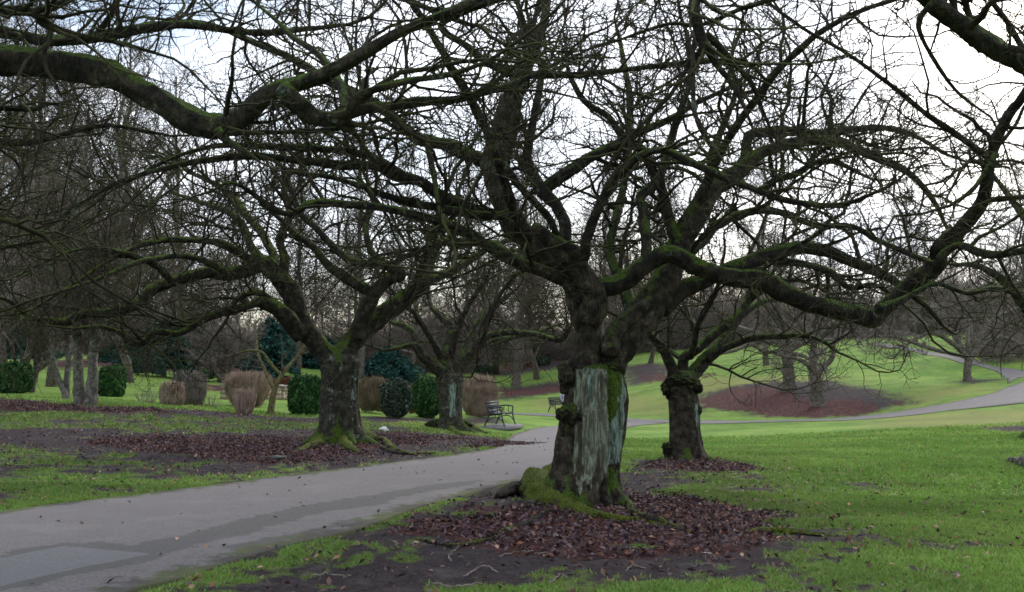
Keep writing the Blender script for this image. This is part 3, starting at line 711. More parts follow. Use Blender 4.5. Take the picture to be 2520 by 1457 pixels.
tw = Twigs(); twig_crown(rng, tw, [c for i, c in enumerate(LB) if i not in (3, 19)], 1.3, l1=(.8, 2.6), up=.025, arch=.05, zmin=2.1, flat=.55, r3=.0040, wig=.26, lmax=2.6, n3=1.05)
tw.m.build('crown', M_twig, T1)
root(T1, "1410,1175,34 1368,1196,38 1325,1214,37 1338,1238,32 1385,1254,23 1440,1268,15 1518,1280,9 1576,1284,6 1640,1296,4", 3, moss=.55, n=24, sink=.26)
root(T1, "1380,1185,20 1310,1206,22 1270,1215,20 1235,1222,13 1222,1226,8", 5, moss=.0)
root(T1, "1345,1236,14 1306,1252,9 1250,1262,7 1210,1272,7 1133,1279,5 1080,1283,3", 7, moss=.0)
root(T1, "1525,1235,16 1545,1250,13 1560,1268,11 1600,1277,7 1660,1284,4", 8, moss=.1)
root(T1, "1590,1285,10 1620,1288,12 1660,1300,8 1700,1312,4", 9, moss=.1)
root(T1, "1830,1314,4 1880,1309,8 1950,1312,6 2040,1320,3 2120,1330,2", 10, moss=.5)
root(T1, "1180,1330,6 1240,1312,8 1300,1290,7 1350,1262,8", 12, moss=.0)
root(T1, "1010,1325,3 1100,1345,5 1180,1338,7 1250,1322,4", 13, moss=.05)

# ================================================================== flecked cherry left of the path
rng = np.random.default_rng(21)
g0 = G(842, 1092); D2 = g0[1]; sc = D2 / F; base = np.array(g0)
T2 = thing('cherry_tree', 'bare cherry with white flecked forked trunk and mossy roots, left of the path', 'tree', g0)
def prow2(y, l, r_): h = P(838, y, D2)[2] - base[2]; return (h, (838 - l) * sc, (r_ - 838) * sc, (838 - 842) * sc)
prof2 = [prow2(1104, 775, 900), prow2(1090, 779, 893), prow2(1060, 784, 888), prow2(1020, 786, 884), prow2(980, 787, 880), prow2(940, 788, 878), prow2(910, 787, 882), prow2(890, 790, 884), prow2(876, 800, 872), prow2(868, 815, 860)]
def feat2(q):
    A, Hh = q['A'], q['H']; X_ = 838 + q['R'] * np.cos(A) / sc
    fr = np.clip(-np.sin(A) * 3, 0, 1)
    moss = np.clip(1 - Hh / .42, 0, 1) * .45 + .35 * np.exp(-((X_ - 838) / 9) ** 2) * fr
    q['R'] = q['R'] - .045 * np.exp(-((X_ - 840) / 9) ** 2) * fr * np.clip(Hh / .3, 0, 1)
    band = np.clip(fbm(X_ * .12, Hh * 22, 1, 5) * 3 - 1.2, 0, 1)
    mint = fr * .8 * (np.exp(-((X_ - 872) / 7) ** 2) * band + np.exp(-((X_ - 818) / 14) ** 2) * band * .8) * np.clip((Hh - .3) / .2, 0, 1)
    return {'moss': moss, 'mint': mint}
V, Fc, at = trunk_mesh(base, prof2, 160, 180, 12, .10, feat2, roots=[(3.6, .32, .4, .42), (4.35, .25, .4, .40), (5.3, .22, .38, .36), (5.95, .25, .4, .44), (.4, .3, .35, .3), (1.6, .4, .4, .4), (2.7, .3, .35, .35)])
mk('trunk', V, Fc, M_bark2, T2, attrs=at)
LB2 = []
for (spec, d0, d1, dm) in [
 ("822,905,34 812,880,30 774,840,26 741,786,26 717,725,25 684,682,24 651,648,22 625,660,17 562,675,16 500,674,14 417,694,14 375,713,14 333,750,13 271,771,12 208,773,11 158,794,11 117,788,8 75,780,6 20,740,5 -60,720,4", D2, D2 - 3.2, D2 - .5),
 ("741,829,20 720,800,22 690,765,20 664,750,17 640,742,12 617,750,10 542,771,10 500,788,9 442,821,8 387,817,8 342,846,9 300,821,6 250,805,5 179,809,3", D2 - .1, D2 - 2.4, None),
 ("664,735,8 640,722,8 617,721,7 583,738,6 570,760,4", D2 - .5, D2 - .9, None),
 ("830,900,30 850,868,28 873,838,26 925,786,24 982,744,22 1029,706,20 1045,672,15 1060,635,12 1081,592,11 1088,560,9 1100,520,7 1130,470,5", D2, D2 + 1.2, None),
 ("1030,706,14 1060,688,14 1109,668,11 1170,630,9 1203,611,8 1260,590,6 1320,600,4", D2 + .6, D2 + 2, None),
 ("880,830,20 890,790,18 920,725,18 958,687,17 990,676,12 944,654,10 873,644,10 826,611,9 779,564,8 741,526,8 722,480,6 700,430,4", D2, D2 - .6, None),
 ("915,722,14 880,700,14 849,682,13 802,649,11 769,607,9 722,573,8 680,530,6 640,500,4", D2, D2 - 1.6, None),
 ("990,668,9 960,650,9 920,625,8 901,564,7 915,512,6 930,440,4", D2 - .2, D2 + 1, None),
 ("690,690,12 700,640,11 690,590,10 712,530,8 700,470,7 720,400,5", D2 - .2, D2 + .6, None),
 ("655,650,14 620,610,11 600,560,9 560,520,8 500,500,6 440,480,4", D2 - .2, D2 + 1.5, None),
 ("651,655,12 600,630,10 540,600,9 450,590,7 360,600,6 270,640,5 180,700,4", D2 - .2, D2 - 3, None),
 ("560,675,9 500,640,8 420,630,7 330,650,6 230,690,5 140,720,4", D2 - 1, D2 - 3.5, None),
 ("1000,740,10 1020,700,10 1050,620,9 1080,520,7 1110,440,6", D2, D2 - 3, None),
 ("690,690,11 660,600,10 600,520,9 540,460,7 460,420,5", D2, D2 + 3.5, None),
 ("420,690,9 380,650,8 300,620,7 210,610,5 120,640,4 40,680,3", D2 - 1.5, D2 - 4, None)]:
    LB2.append(limb(T2, spec, d0, d1, M_mossbark, dm, 40 + len(LB2), n=12))
tw = Twigs(); twig_crown(rng, tw, LB2, 1.1, l1=(.8, 2.6), up=.01, arch=.08, flat=.4, r3=.0055, bias=(-.35, -.1, .22), lmax=3.2, n3=1.0)
tw.m.build('crown', M_twig, T2)
root(T2, "800,1085,20 778,1098,15 755,1106,9 735,1112,5", 33, moss=.4)
root(T2, "835,1088,18 850,1100,13 870,1110,8 885,1114,4", 34, moss=.5)
root(T2, "888,1075,16 920,1088,12 945,1092,11 965,1106,7 990,1115,6 1024,1121,4", 35, moss=.3)
root(T2, "925,1095,5 960,1112,5 1010,1118,4 1070,1116,3", 36)
root(T2, "800,1078,12 770,1090,7 752,1095,4", 37, moss=.1)

# ================================================================== middle-distance cherry by the bench
def small_cherry(label, gx, gy, prof, xc, mat, limbs, seed, feat=None, roots=(), dens=1.2, burls=(), lift=1.0, tkw={}):
    rg = np.random.default_rng(seed); g0 = G(gx, gy); D = g0[1]; sc = D / F; base = np.array(g0)
    T = thing('cherry_tree', label, 'tree', g0)
    pf = [(P(xc, y, D)[2] - base[2], (xc - l) * sc, (r_ - xc) * sc, (xc - gx) * sc) for y, l, r_ in prof]
    V, Fc, at = trunk_mesh(base, pf, 96, 110, seed, .1, feat, roots=roots)
    mk('trunk', V, Fc, mat, T, attrs=at)
    for (px, py, rp, sd, sc_, dd) in burls:
        V, Q = lump(P(px, py, D + dd), rp * sc, sd, sc_, 36, .5, 3.2); mk('burl', V, Q, M_bark, T)
    L = []
    for i, (spec, a, b_) in enumerate(limbs): L.append(limb(T, spec, D + a, D + b_, M_bark, None, seed * 3 + i, n=10))
    tw = Twigs(); twig_crown(rg, tw, L, dens, **dict(dict(l1=(.7, 2.0), r3=.0045, flat=.6, n3=.75), **tkw)); tw.m.build('crown', M_twig, T)
    return T, D
def featm(c, lo, hi, amt=.9):
    def f(q):
        s = np.cos(q['A']); fr = np.clip(-np.sin(q['A']) * 3, 0, 1)
        return {'mint': amt * fr * np.exp(-((s - c) / .35) ** 2) * np.clip((q['H'] - lo) * 4, 0, 1) * np.clip((hi - q['H']) * 4, 0, 1), 'moss': np.clip(1 - q['H'] / .4, 0, 1) * .08}
    return f
T3_, D3 = small_cherry('bare cherry with mint streaked trunk and bulging roots, between green bush and park bench', 1106, 1058,
 [(1064, 1070, 1150), (1050, 1078, 1142), (1030, 1082, 1138), (1000, 1081, 1138), (960, 1079, 1139), (935, 1078, 1141), (922, 1082, 1138), (915, 1092, 1128)], 1108, M_bark2,
 [("1092,935,18 1084,915,16 1041,878,12 1021,852,9 997,852,6 947,862,4 910,850,3", 0, -1.5),
  ("1035,868,9 1030,855,9 1014,815,8 981,798,6 960,792,4 920,760,3", 0, 1),
  ("1098,930,18 1094,888,14 1107,845,13 1111,805,10 1091,788,7 1060,750,5 1050,700,4", 0, 1.5),
  ("1092,900,8 1081,868,7 1057,828,6 1034,792,5 1020,740,4", 0, 2),
  ("1118,935,18 1124,908,15 1167,862,12 1194,822,10 1197,788,8 1214,760,6 1260,720,4", 0, .5),
  ("1180,845,8 1190,832,8 1247,818,8 1314,822,7 1374,835,7 1395,822,5 1404,806,4", 0, -2.5),
  ("1132,895,8 1141,858,7 1161,815,6 1184,782,6 1194,750,4 1180,700,3", 0, 2),
  ("1120,905,9 1180,850,8 1240,835,7 1310,820,5 1370,800,3", 0, 3),
  ("1110,880,9 1130,800,8 1160,740,6 1200,680,4", 0, -2), ("1085,880,8 1040,800,7 990,740,5 940,690,4", 0, -2)],
 55, featm(.25, .25, 1.6), roots=[(3.4, .35, .35, .3), (4.5, .3, .3, .25), (5.7, .3, .4, .5), (.2, .3, .3, .3)], dens=1.3, burls=[(1070, 1045, 16, 61, (1.4, 1, .8), 0), (1140, 1046, 14, 62, (1.5, 1, .8), -.1)])
root(T3_, "1140,1050,12 1165,1060,9 1190,1068,6 1210,1072,3", 63, moss=.3)
root(T3_, "1110,1062,9 1128,1070,6 1150,1074,4", 64, moss=.6)

T4_, D4 = small_cherry('bare cherry with a dark knobbly burl collar, on the lawn right of the largest cherry', 1688, 1132,
 [(1142, 1628, 1748), (1128, 1640, 1738), (1100, 1646, 1730), (1060, 1648, 1724), (1020, 1647, 1723), (985, 1645, 1722), (960, 1640, 1718), (930, 1640, 1716), (915, 1650, 1706)], 1686, M_oldbark,
 [("1662,940,20 1657,914,15 1649,892,13 1629,856,12 1604,828,8 1580,810,6 1540,790,4", 0, -.6),
  ("1682,930,18 1682,911,14 1685,881,13 1718,856,12 1760,820,12 1796,795,12 1830,758,11 1850,700,8 1840,640,6 1870,570,4", 0, .8),
  ("1697,945,20 1702,925,18 1738,883,17 1774,847,15 1796,810,13 1830,770,10 1880,740,7 1940,730,5", 0, 1.6),
  ("1745,885,10 1768,867,9 1802,850,9 1838,836,8 1871,828,8 1927,828,7 1968,825,6 2021,839,5 2055,862,4 2062,868,3", .2, -.8),
  ("1684,890,7 1677,884,7 1635,853,6 1613,828,5 1590,800,4", 0, 1.2),
  ("1716,860,7 1715,811,6 1693,778,5 1663,753,4 1640,720,3", 0, 1.8),
  ("1840,745,7 1900,700,6 1970,690,5 2040,720,4", .6, -1),
  ("1700,880,8 1720,800,7 1760,720,6 1780,640,4", 0, -2.0), ("1650,890,8 1600,820,7 1560,740,5 1540,660,4", 0, 2)],
 71, featm(.72, .45, 1.2, .6), roots=[(3.5, .35, .3, .12), (4.6, .3, .25, .12), (5.8, .3, .3, .22)], dens=1.1,
 burls=[(1650, 955, 26, 72, (1, 1, .8), -.1), (1695, 948, 27, 73, (1.2, 1, .75), -.12), (1672, 938, 24, 74, (1.4, 1, .7), -.18), (1655, 975, 15, 75, (1, 1, 1), -.1), (1715, 955, 15, 76, (1, 1, 1), -.1), (1718, 1010, 9, 77, (1, 1, 1.5), -.1), (1645, 1105, 16, 78, (1, 1, 1.2), -.1)], tkw=dict(bias=(.3, 0, .2)))
root(T4_, "1715,1125,14 1740,1134,9 1760,1138,5", 79, moss=.9)

# ================================================================== cherries rooted beside the camera, their limbs crossing overhead
rng = np.random.default_rng(31)
def side_trunk(T, base, r0, h, seed, mat=M_bark):
    V, Fc, at = trunk_mesh(base, [(-.1, r0*1.5, r0*1.5, 0), (.25, r0*1.1, r0*1.1, 0), (h*.6, r0, r0, 0), (h, r0*1.02, r0*1.02, 0), (h+.12, r0*.9, r0*.9, 0), (h+.24, r0*.6, r0*.6, 0), (h+.30, r0*.3, r0*.3, 0)], 80, 70, seed, .1, None, roots=[(k*1.2, .3, .35, .25) for k in range(5)])
    mk('trunk', V, Fc, mat, T, attrs=at)
b5 = np.array((-4.9, 6.2, ground(-4.9, 6.2)))
T5 = thing('cherry_tree', 'thick mossy cherry limb sagging across the top left from a tree out of view', 'tree', b5)
side_trunk(T5, b5, .33, 1.6, 81)
def wl(par, rows, mat, seed, n=16):
    """limb from world rows then pixel rows"""
    C = catmull(rows, step=.045); pts = C[:, :3]; rad = np.maximum(C[:, 3], .004)
    V, Q, T3 = tube1(pts, rad, n, .42, seed); mk('limb', V, [Q, T3], mat, par); return pts, rad
top5 = [b5[0], b5[1], b5[2] + 1.5, .2]
L5 = []
L5.append(wl(T5, [top5, [-4.3, 6.0, 2.5, .13]] + parse("-260,120,43 0,150,38 130,160,36 260,183,36 330,215,34 400,250,32 470,290,33 540,310,30 600,285,27 650,240,24 700,215,22 780,190,19 850,155,17 920,115,15 990,75,13 1080,40,11 1150,10,10 1250,-40,8 1400,-90,5", 5.8, 4.9), M_bark, 82, 18))
L5.append(wl(T5, parse("690,215,20 715,240,20 740,262,20 780,290,19 830,292,16 880,272,14 960,262,12 1040,250,11 1120,245,10 1220,220,8 1300,190,6 1380,150,4", 5.2, 5.9), M_bark, 83, 12))
L5.append(wl(T5, parse("860,275,11 870,250,11 900,228,10 1000,200,9 1100,185,7 1200,150,5 1290,90,4", 5.3, 5.0), M_bark, 84, 10))
L5.append(wl(T5, parse("850,280,14 845,240,13 835,200,10 790,140,8 720,90,7 680,50,5 620,0,4", 5.4, 6.4), M_bark, 85, 10))
L5.append(wl(T5, parse("535,320,12 556,345,10 580,360,8 615,380,6 640,400,3", 5.3, 5.2), M_bark, 86, 8))
L5.append(wl(T5, parse("548,332,7 600,328,6 700,325,6 850,315,5 960,290,4 1060,270,3", 5.3, 5.8), M_bark, 87, 8))
L5.append(wl(T5, [top5, [-4.4, 5.7, 2.9, .1]] + parse("-200,20,14 0,25,12 80,32,12 115,62,12 180,85,9 290,105,6 380,130,4", 5.2, 5.6), M_bark, 88, 12))
L5.append(wl(T5, parse("85,28,8 150,5,7 250,-20,6 400,-30,4", 5.3, 5.6), M_bark, 89, 8))
L5.append(wl(T5, [top5, [-4.2, 6.4, 2.6, .08]] + parse("-150,262,9 0,266,8 95,265,8 108,235,5 112,180,3", 6.6, 6.8), M_bark, 90, 8))
L5.append(wl(T5, [top5] + parse("-500,520,14 -200,620,8 0,608,6 70,600,5 150,580,3", 6.6, 8.0), M_bark, 91, 8))
L5.append(wl(T5, [top5] + parse("-300,-150,22 0,-260,16 350,-180,12 700,-120,10 950,-20,8 1150,60,6", 5.5, 7.6), M_bark, 92, 10))
L5.append(wl(T5, [top5] + parse("-400,250,16 -150,330,12 60,350,9 250,310,6 400,330,4", 7.6, 9.5), M_bark, 93, 10))
L5.append(wl(T5, [top5] + parse("-450,150,22 -150,60,18 150,100,14 420,60,11 640,80,8 860,60,5", 8.0, 9.6), M_bark, 94, 12))
tw = Twigs(); twig_crown(rng, tw, L5[1:], 3.3, l1=(.6, 1.9), up=.02, arch=.05, flat=.6, r3=.0026, zmin=2.3, lmax=2.1, wig=.24)
twig_crown(rng, tw, [(L5[0][0][60:], L5[0][1][60:] * .6)], .9, l1=(.5, 1.3), up=.05, flat=.7, r3=.0019, zmin=2.6, lmax=1.4, bias=(0, 0, .5))
tw.m.build('crown', M_twig, T5)

b6 = np.array((5.6, 8.6, ground(5.6, 8.6)))
T6 = thing('cherry_tree', 'mossy cherry limb entering the top right corner from a tree out of view', 'tree', b6)
side_trunk(T6, b6, .30, 1.7, 101)
top6 = [b6[0], b6[1], b6[2] + 1.6, .18]
L6 = []
L6.append(wl(T6, [top6, [5.0, 8.2, 3.0, .15]] + parse("2680,215,32 2590,180,30 2520,150,30 2470,132,27 2400,92,25 2330,35,23 2260,-20,19 2160,-110,15 2040,-200,11 1900,-280,7", 7.3, 6.3), M_bark, 102, 16))
L6.append(wl(T6, [top6] + parse("2680,300,12 2570,180,10 2520,120,8 2480,55,7 2440,0,6 2400,-80,4", 7.6, 7.2), M_bark, 103, 8))
L6.append(wl(T6, parse("2200,-60,10 2050,-60,10 1900,-90,10 1760,-60,14 1712,0,15 1716,55,14 1731,100,12 1758,150,9 1800,205,7 1830,260,5 1850,310,3", 6.4, 6.2), M_bark, 104, 10))
L6.append(wl(T6, parse("1731,95,9 1722,130,9 1700,150,9 1690,168,6", 6.3, 6.3), M_bark, 105, 8))
L6.append(wl(T6, parse("1716,80,8 1706,120,7 1706,160,6 1708,270,6 1725,310,5 1745,345,3", 6.3, 6.0), M_bark, 106, 8))
L6.append(wl(T6, parse("1738,85,9 1765,110,9 1800,150,8 1850,205,6 1880,280,5 1912,350,3", 6.3, 6.6), M_bark, 107, 8))
L6.append(wl(T6, parse("2150,-110,9 1950,-20,7 1830,20,6 1730,60,5 1640,60,5 1520,100,4", 6.3, 6.9), M_bark, 108, 8))
L6.append(wl(T6, parse("1760,-60,12 1640,-30,12 1480,-60,12 1280,-20,11 1090,55,9 1150,115,9 1214,161,10 1297,183,10 1436,183,8 1575,167,7 1686,155,7 1825,147,5", 6.3, 7.4), M_bark, 109, 10))
L6.append(wl(T6, parse("2300,0,8 2260,60,6 2300,150,5 2360,230,4 2440,290,3", 6.5, 7.0), M_bark, 110, 8))
tw = Twigs(); twig_crown(rng, tw, L6, 2.5, l1=(.5, 2.0), up=.0, arch=.04, flat=.7, r3=.0026, zmin=2.5, lmax=2.0, wig=.24)
tw.m.build('crown', M_twig, T6)
root(T6, "2620,1190,26 2560,1160,24 2515,1143,14 2488,1138,9 2478,1136,4", 111, M_birch, .15)

b7 = G(2585, 1080)
T7 = thing('cherry_tree', 'dark root flare of a tree cut off by the right edge beyond the lawn', 'tree', b7)
side_trunk(T7, b7, .42, 1.7, 120)
L7 = [wl(T7, [[b7[0], b7[1], b7[2]+1.6, .2]] + parse(s_, b7[1], b7[1] + k_), M_bark, 121 + i, 10) for i, (s_, k_) in enumerate([("2620,800,18 2720,650,14 2780,500,8", 2), ("2560,820,18 2500,720,13 2420,660,8 2340,650,4", -2.5), ("2600,760,16 2560,600,12 2480,480,7 2420,400,4", 3)])]
tw = Twigs(); twig_crown(rng, tw, L7, 1.3, l1=(.8, 2.2), r3=.005, n3=.6); tw.m.build('crown', M_twig, T7)

# ================================================================== trees and bushes further off
def stems_tree(label, gx, gy, limbs, seed, mat, twm, cat='tree', name='bare_tree', dens=.9, tkw={}, nlimb=10, group=None):
    rg = np.random.default_rng(seed); g0 = G(gx, gy); D = g0[1]
    T = thing(name, label, cat, g0, group); L = []
    for i, (spec, a, b_, part) in enumerate(limbs):
        C = catmull(parse(spec, D + a, D + b_), step=.09)
        if part == 'trunk': C = np.concatenate([[C[0] - [0, 0, .35, -C[0, 3] * .35]], C])
        V, Q, T3 = tube1(C[:, :3], np.maximum(C[:, 3], .006), nlimb, .25, seed + i)
        mk(part, V, [Q, T3], mat, T)
        L.append((C[3:, :3], C[3:, 3] * (.55 if part == 'trunk' else 1)))
    tw = Twigs(); twig_crown(rg, tw, L, dens, **dict(dict(l1=(.8, 2.4), r3=.006, n3=.6, lmax=3.0), **tkw)); tw.m.build('crown', twm, T)
    return T
stems_tree('tree with two pale grey smooth trunks dividing from the ground at the left', 212, 996, [
  ("198,997,16 194,928,13 192,873,12 187,840,12 189,806,12 193,728,10 200,640,8 190,540,7 205,430,6 195,330,5", 0, .6, 'trunk'),
  ("222,999,17 229,928,13 227,884,12 231,851,13 244,817,14 251,784,12 262,700,10 280,560,8 300,430,7 290,320,5 310,220,4", -.1, 0, 'trunk'),
  ("190,820,9 160,740,7 120,660,6 60,560,5", 0, -1.5, 'limb'), ("262,700,7 330,600,6 380,500,5 430,420,4", 0, 1.5, 'limb'), ("200,640,6 150,520,5 90,400,4", .5, 2, 'limb'),
  ("229,851,7 226,790,6 250,690,5 240,560,4", 0, -1, 'limb')], 201, M_birch, M_twig2, dens=1.5, tkw=dict(zmin=3.2, up=.05))
stems_tree('slender grey tree splitting into two thin upright stems left of the twin pale trunks', 160, 985, [
  ("164,988,11 158,965,8 144,928,6 129,873,5 127,795,5 120,700,4 130,600,4 110,480,3", 0, .5, 'trunk'),
  ("162,985,9 164,940,8 169,873,6 164,817,5 170,740,5 160,640,4 175,500,3", .1, .5, 'trunk')], 202, M_birch, M_twig2, dens=1.6, tkw=dict(zmin=3.0))
stems_tree('dark leaning tree with crooked low stems at the far left', 52, 966, [
  ("47,970,12 49,955,10 67,928,9 96,906,8 118,884,8 118,862,8 124,824,7 118,760,6 100,680,5 90,600,4", 0, .5, 'trunk'),
  ("118,870,5 133,862,5 150,852,5 175,846,4 210,830,3", 0, .6, 'limb'),
  ("52,958,7 38,944,5 22,928,5 0,916,4 -40,900,3", 0, -.6, 'limb'), ("66,930,5 50,905,4 33,880,4 29,845,4 10,820,3 -20,800,3", 0, .8, 'limb'), ("60,925,4 54,890,4 50,860,3 35,835,3 15,815,3", 0, -.5, 'limb')], 203, M_greybark, M_twig2, dens=1.3, tkw=dict(zmin=2.4))
stems_tree('pale leaning trunk between the dark leaning tree and the slender grey tree', 80, 966, [
  ("76,968,10 82,940,8 89,917,7 89,884,6 98,840,6 100,780,5 92,700,5 98,580,4 88,460,3", 0, .6, 'trunk'), ("89,917,6 100,880,5 112,850,4 120,800,3", 0, .6, 'limb')], 204, M_birch, M_twig2, dens=1.6, tkw=dict(zmin=3.0))
stems_tree('yellowish green sapling forking low between the clipped vase hedge and the round green bush', 667, 1021, [
  ("667,1024,10 668,1000,8 672,975,8 677,955,7 685,938,6 693,922,6", 0, 0, 'trunk'), ("693,922,5 715,895,4 730,880,4 743,862,4 758,830,3 765,790,3", 0, .6, 'limb'),
  ("690,922,4 675,905,4 660,888,4 647,868,3 620,862,3 587,868,2", 0, -.4, 'limb'), ("672,955,4 660,930,4 653,915,4 640,885,3 633,862,3 628,800,2", 0, .4, 'limb')], 205, M_yellowbark, M_twig2, name='sapling', dens=.5, tkw=dict(l1=(.4, 1.2), r3=.005, n3=.3, lmax=1.2))
stems_tree('spindly tree with a pale white trunk just behind the flecked cherry', 888, 935, [
  ("888,940,11 888,900,10 889,860,9 887,800,8 890,700,7 884,600,5 890,500,4", 0, .4, 'trunk'), ("889,760,5 915,700,4 930,640,3", 0, 1, 'limb'), ("888,700,5 860,640,4 850,560,3", 0, -1, 'limb')], 206, M_birch, M_twig2, dens=1.2, tkw=dict(zmin=4))
stems_tree('stout bare tree at the back of the leaf strewn mound with low spreading boughs', 1942, 961, [
  ("1942,966,20 1942,940,16 1940,900,14 1938,870,14 1940,845,15", 0, 0, 'trunk'), ("1940,880,7 1915,868,6 1880,865,5 1850,848,5 1810,862,4 1770,872,3", 0, -2, 'limb'), ("1938,850,10 1900,800,8 1860,760,6 1820,740,4", 0, 1, 'limb'),
  ("1942,850,10 1950,790,8 1940,720,7 1950,640,5", 0, 1, 'limb'), ("1945,855,9 1990,810,8 2030,770,6 2080,760,4", 0, 2, 'limb'), ("1942,870,6 1975,875,5 2000,890,3", 0, -1.5, 'limb'), ("1936,860,8 1890,830,6 1840,810,4", 0, 2, 'limb'), ("1944,860,8 1990,840,6 2050,835,4", 0, 3, 'limb'), ("1940,850,8 1920,780,6 1900,700,4", 0, -3, 'limb')], 207, M_greybark, M_twigfar, dens=1.1, tkw=dict(r3=.009, flat=.5, up=-.01, arch=.05))
stems_tree('smaller pale bare tree forking low at the front of the leaf strewn mound', 2012, 998, [
  ("2016,1003,20 2013,985,15 2010,960,14 2006,930,14 2003,910,13", 0, 0, 'trunk'), ("2003,920,7 1990,900,6 1975,888,5 1950,880,4 1930,878,3", 0, -1, 'limb'), ("2008,925,7 2030,900,7 2048,880,6 2052,855,5 2058,810,4 2070,760,3", 0, 0, 'limb'),
  ("2004,915,10 2000,880,9 2003,840,8 2000,780,6 1990,720,4", 0, .5, 'limb'), ("2002,850,6 2040,800,5 2090,770,4", 0, 2, 'limb'), ("2002,850,6 1970,800,5 1940,770,4", 0, -1, 'limb'), ("2001,800,6 2030,740,5 2050,700,3", 0, -2, 'limb')], 208, M_greybark, M_twigfar, dens=.7, tkw=dict(r3=.008, flat=.6, up=-.01, arch=.05))
stems_tree('short bare tree with drooping pale twigs beside the upper bend of the hillside path', 2382, 938, [
  ("2384,941,14 2381,925,10 2382,905,9 2385,880,9", 0, 0, 'trunk'), ("2385,885,7 2350,850,6 2300,820,5 2260,830,4 2230,850,3", 0, -1, 'limb'), ("2385,885,7 2420,850,6 2460,830,5 2500,840,4", 0, 1, 'limb'), ("2385,885,8 2390,830,6 2380,770,5", 0, 1, 'limb'), ("2384,880,6 2330,800,5 2300,760,4", 0, 2, 'limb'), ("2386,880,6 2440,790,5 2500,760,4", 0, 2, 'limb'),
  ("2384,880,5 2300,860,5 2200,830,4 2120,830,3", 0, -3, 'limb')], 209, M_greybark, M_twigfar, dens=2.2, tkw=dict(r3=.009, flat=.5, up=-.04, zmin=2.6))
stems_tree('grey trunked tree standing on the leafy slope just left of the big stripped trunk', 1270, 950, [
  ("1270,955,14 1271,930,11 1270,900,10 1272,860,9 1268,800,7", 0, 0, 'trunk'), ("1270,860,6 1240,820,5 1200,790,4", 0, 0, 'limb'), ("1270,855,6 1310,810,5 1350,780,4", 0, 2, 'limb'), ("1268,800,6 1290,720,5 1270,640,4", 0, 1, 'limb'), ("1270,830,6 1230,770,5 1220,700,4", 0, -1, 'limb')], 210, M_greybark, M_twigfar, dens=1.6, tkw=dict(r3=.011, n3=.5))
stems_tree('dark trunked tree behind the mint streaked cherry, in front of the far bright lawn', 1220, 921, [
  ("1220,926,11 1221,900,9 1220,870,8 1226,820,7", 0, 0, 'trunk'), ("1222,870,5 1190,830,4 1150,800,4", 0, 1, 'limb'), ("1222,850,5 1260,800,4 1290,760,4", 0, 0, 'limb'), ("1226,820,6 1220,740,5 1230,660,4", 0, 0, 'limb')], 211, M_bark, M_twigfar, dens=1.6, tkw=dict(r3=.011, n3=.5))
stems_tree('many stemmed mauve brown tree fanning out behind the clipped vase hedge', 548, 943, [
  ("548,946,8 540,920,6 520,890,5 500,850,4", 0, 0, 'trunk'), ("550,946,8 552,915,6 556,880,5 560,830,4", 0, .5, 'trunk'), ("552,946,7 565,915,5 585,880,4 600,840,4", 0, 0, 'trunk'), ("546,946,7 530,915,5 505,900,4 480,880,3", 0, -1, 'trunk')], 212, M_greybark, M_twigfar, dens=3.5, tkw=dict(r3=.009, l1=(1, 2.5), n3=.6))

# woods: a tall bare tree in its own coordinates
def wood_tree(rg, h, r0, spread=.32, n1=26, up=.06, r3=.009, dens=1.0, lo=.25):
    K = 14; z = np.linspace(-.4, h, K); p = np.stack([np.cumsum(rg.normal(0, .16, K)), np.cumsum(rg.normal(0, .16, K)), z], -1)
    R = r0 * (1 - .85 * (np.linspace(0, 1, K)) ** 1.1); R[0] *= 1.35
    st = []; dr = []; ln = []; rd = []
    for i in range(n1):
        t = lo + (1 - lo) * ((i + rg.random()) / n1) ** .9; f = min(t, .97) * (K - 1); k = int(f); w = f - k; q = p[k] * (1 - w) + p[k+1] * w
        a = i * 2.4 + rg.normal(0, .4); el = math.radians(rg.uniform(10, 45) + 30 * t)
        st.append(q); dr.append([math.cos(a) * math.cos(el), math.sin(a) * math.cos(el), math.sin(el)]); ln.append(h * spread * (1.15 - .75 * t) * rg.uniform(.8, 1.3)); rd.append(r0 * (.4 - .28 * t))
    st, dr, ln, rd = map(np.array, (st, dr, ln, rd))
    P1, R1 = grow(rg, st, dr, ln, rd, 9, .16, up, 0, None, .2)
    cr_ = [(P1, R1, 4)]
    n2 = int(ln.sum() * 2.4 * dens); a = kids(rg, P1, R1, n2, .1, (.35, .7), (.4, .65), flat=.8, rmin=r3 * 1.5, bias=(0, 0, .2)); P2, R2 = grow(rg, *a, 7, .2, .05, 0, None, .35); cr_.append((P2, R2, 3))
    n3 = int(a[2].sum() * 3.2 * dens); a = kids(rg, P2, R2, n3, .1, (.35, .8), (.5, .7), flat=.9, rmin=r3); P3, R3 = grow(rg, *a, 5, .22, .03, 0, None, .5); cr_.append((P3, R3, 3))
    n4 = int(a[2].sum() * 3.0 * dens); a = kids(rg, P3, R3, n4, .1, (.4, .9), (.6, .8), rmin=r3 * .8); P4, R4 = grow(rg, *a, 3, .22, .0, 0, None, .6); cr_.append((P4, R4, 3))
    return (p, R), cr_
rng = np.random.default_rng(77)
protos = []
for i in range(4):
    (p, R), cr_ = wood_tree(np.random.default_rng(300 + i), 15, .17, (.30, .36, .26, .33)[i], 44, dens=1.25, lo=.12)
    V, Q, T3 = tube1(p, R, 12, .2, i); tm = MB(); tm.add(V, Q, T3)
    tw = Twigs(); [tw.add(*c) for c in cr_]
    root_ = thing('tall_bare_tree', None, 'tree', (0, 0, 0)); a = tm.build('trunk', M_greybark, root_); b_ = tw.m.build('crown', M_twig2 if i % 2 else M_twigfar, root_); protos.append((root_, a, b_)); 
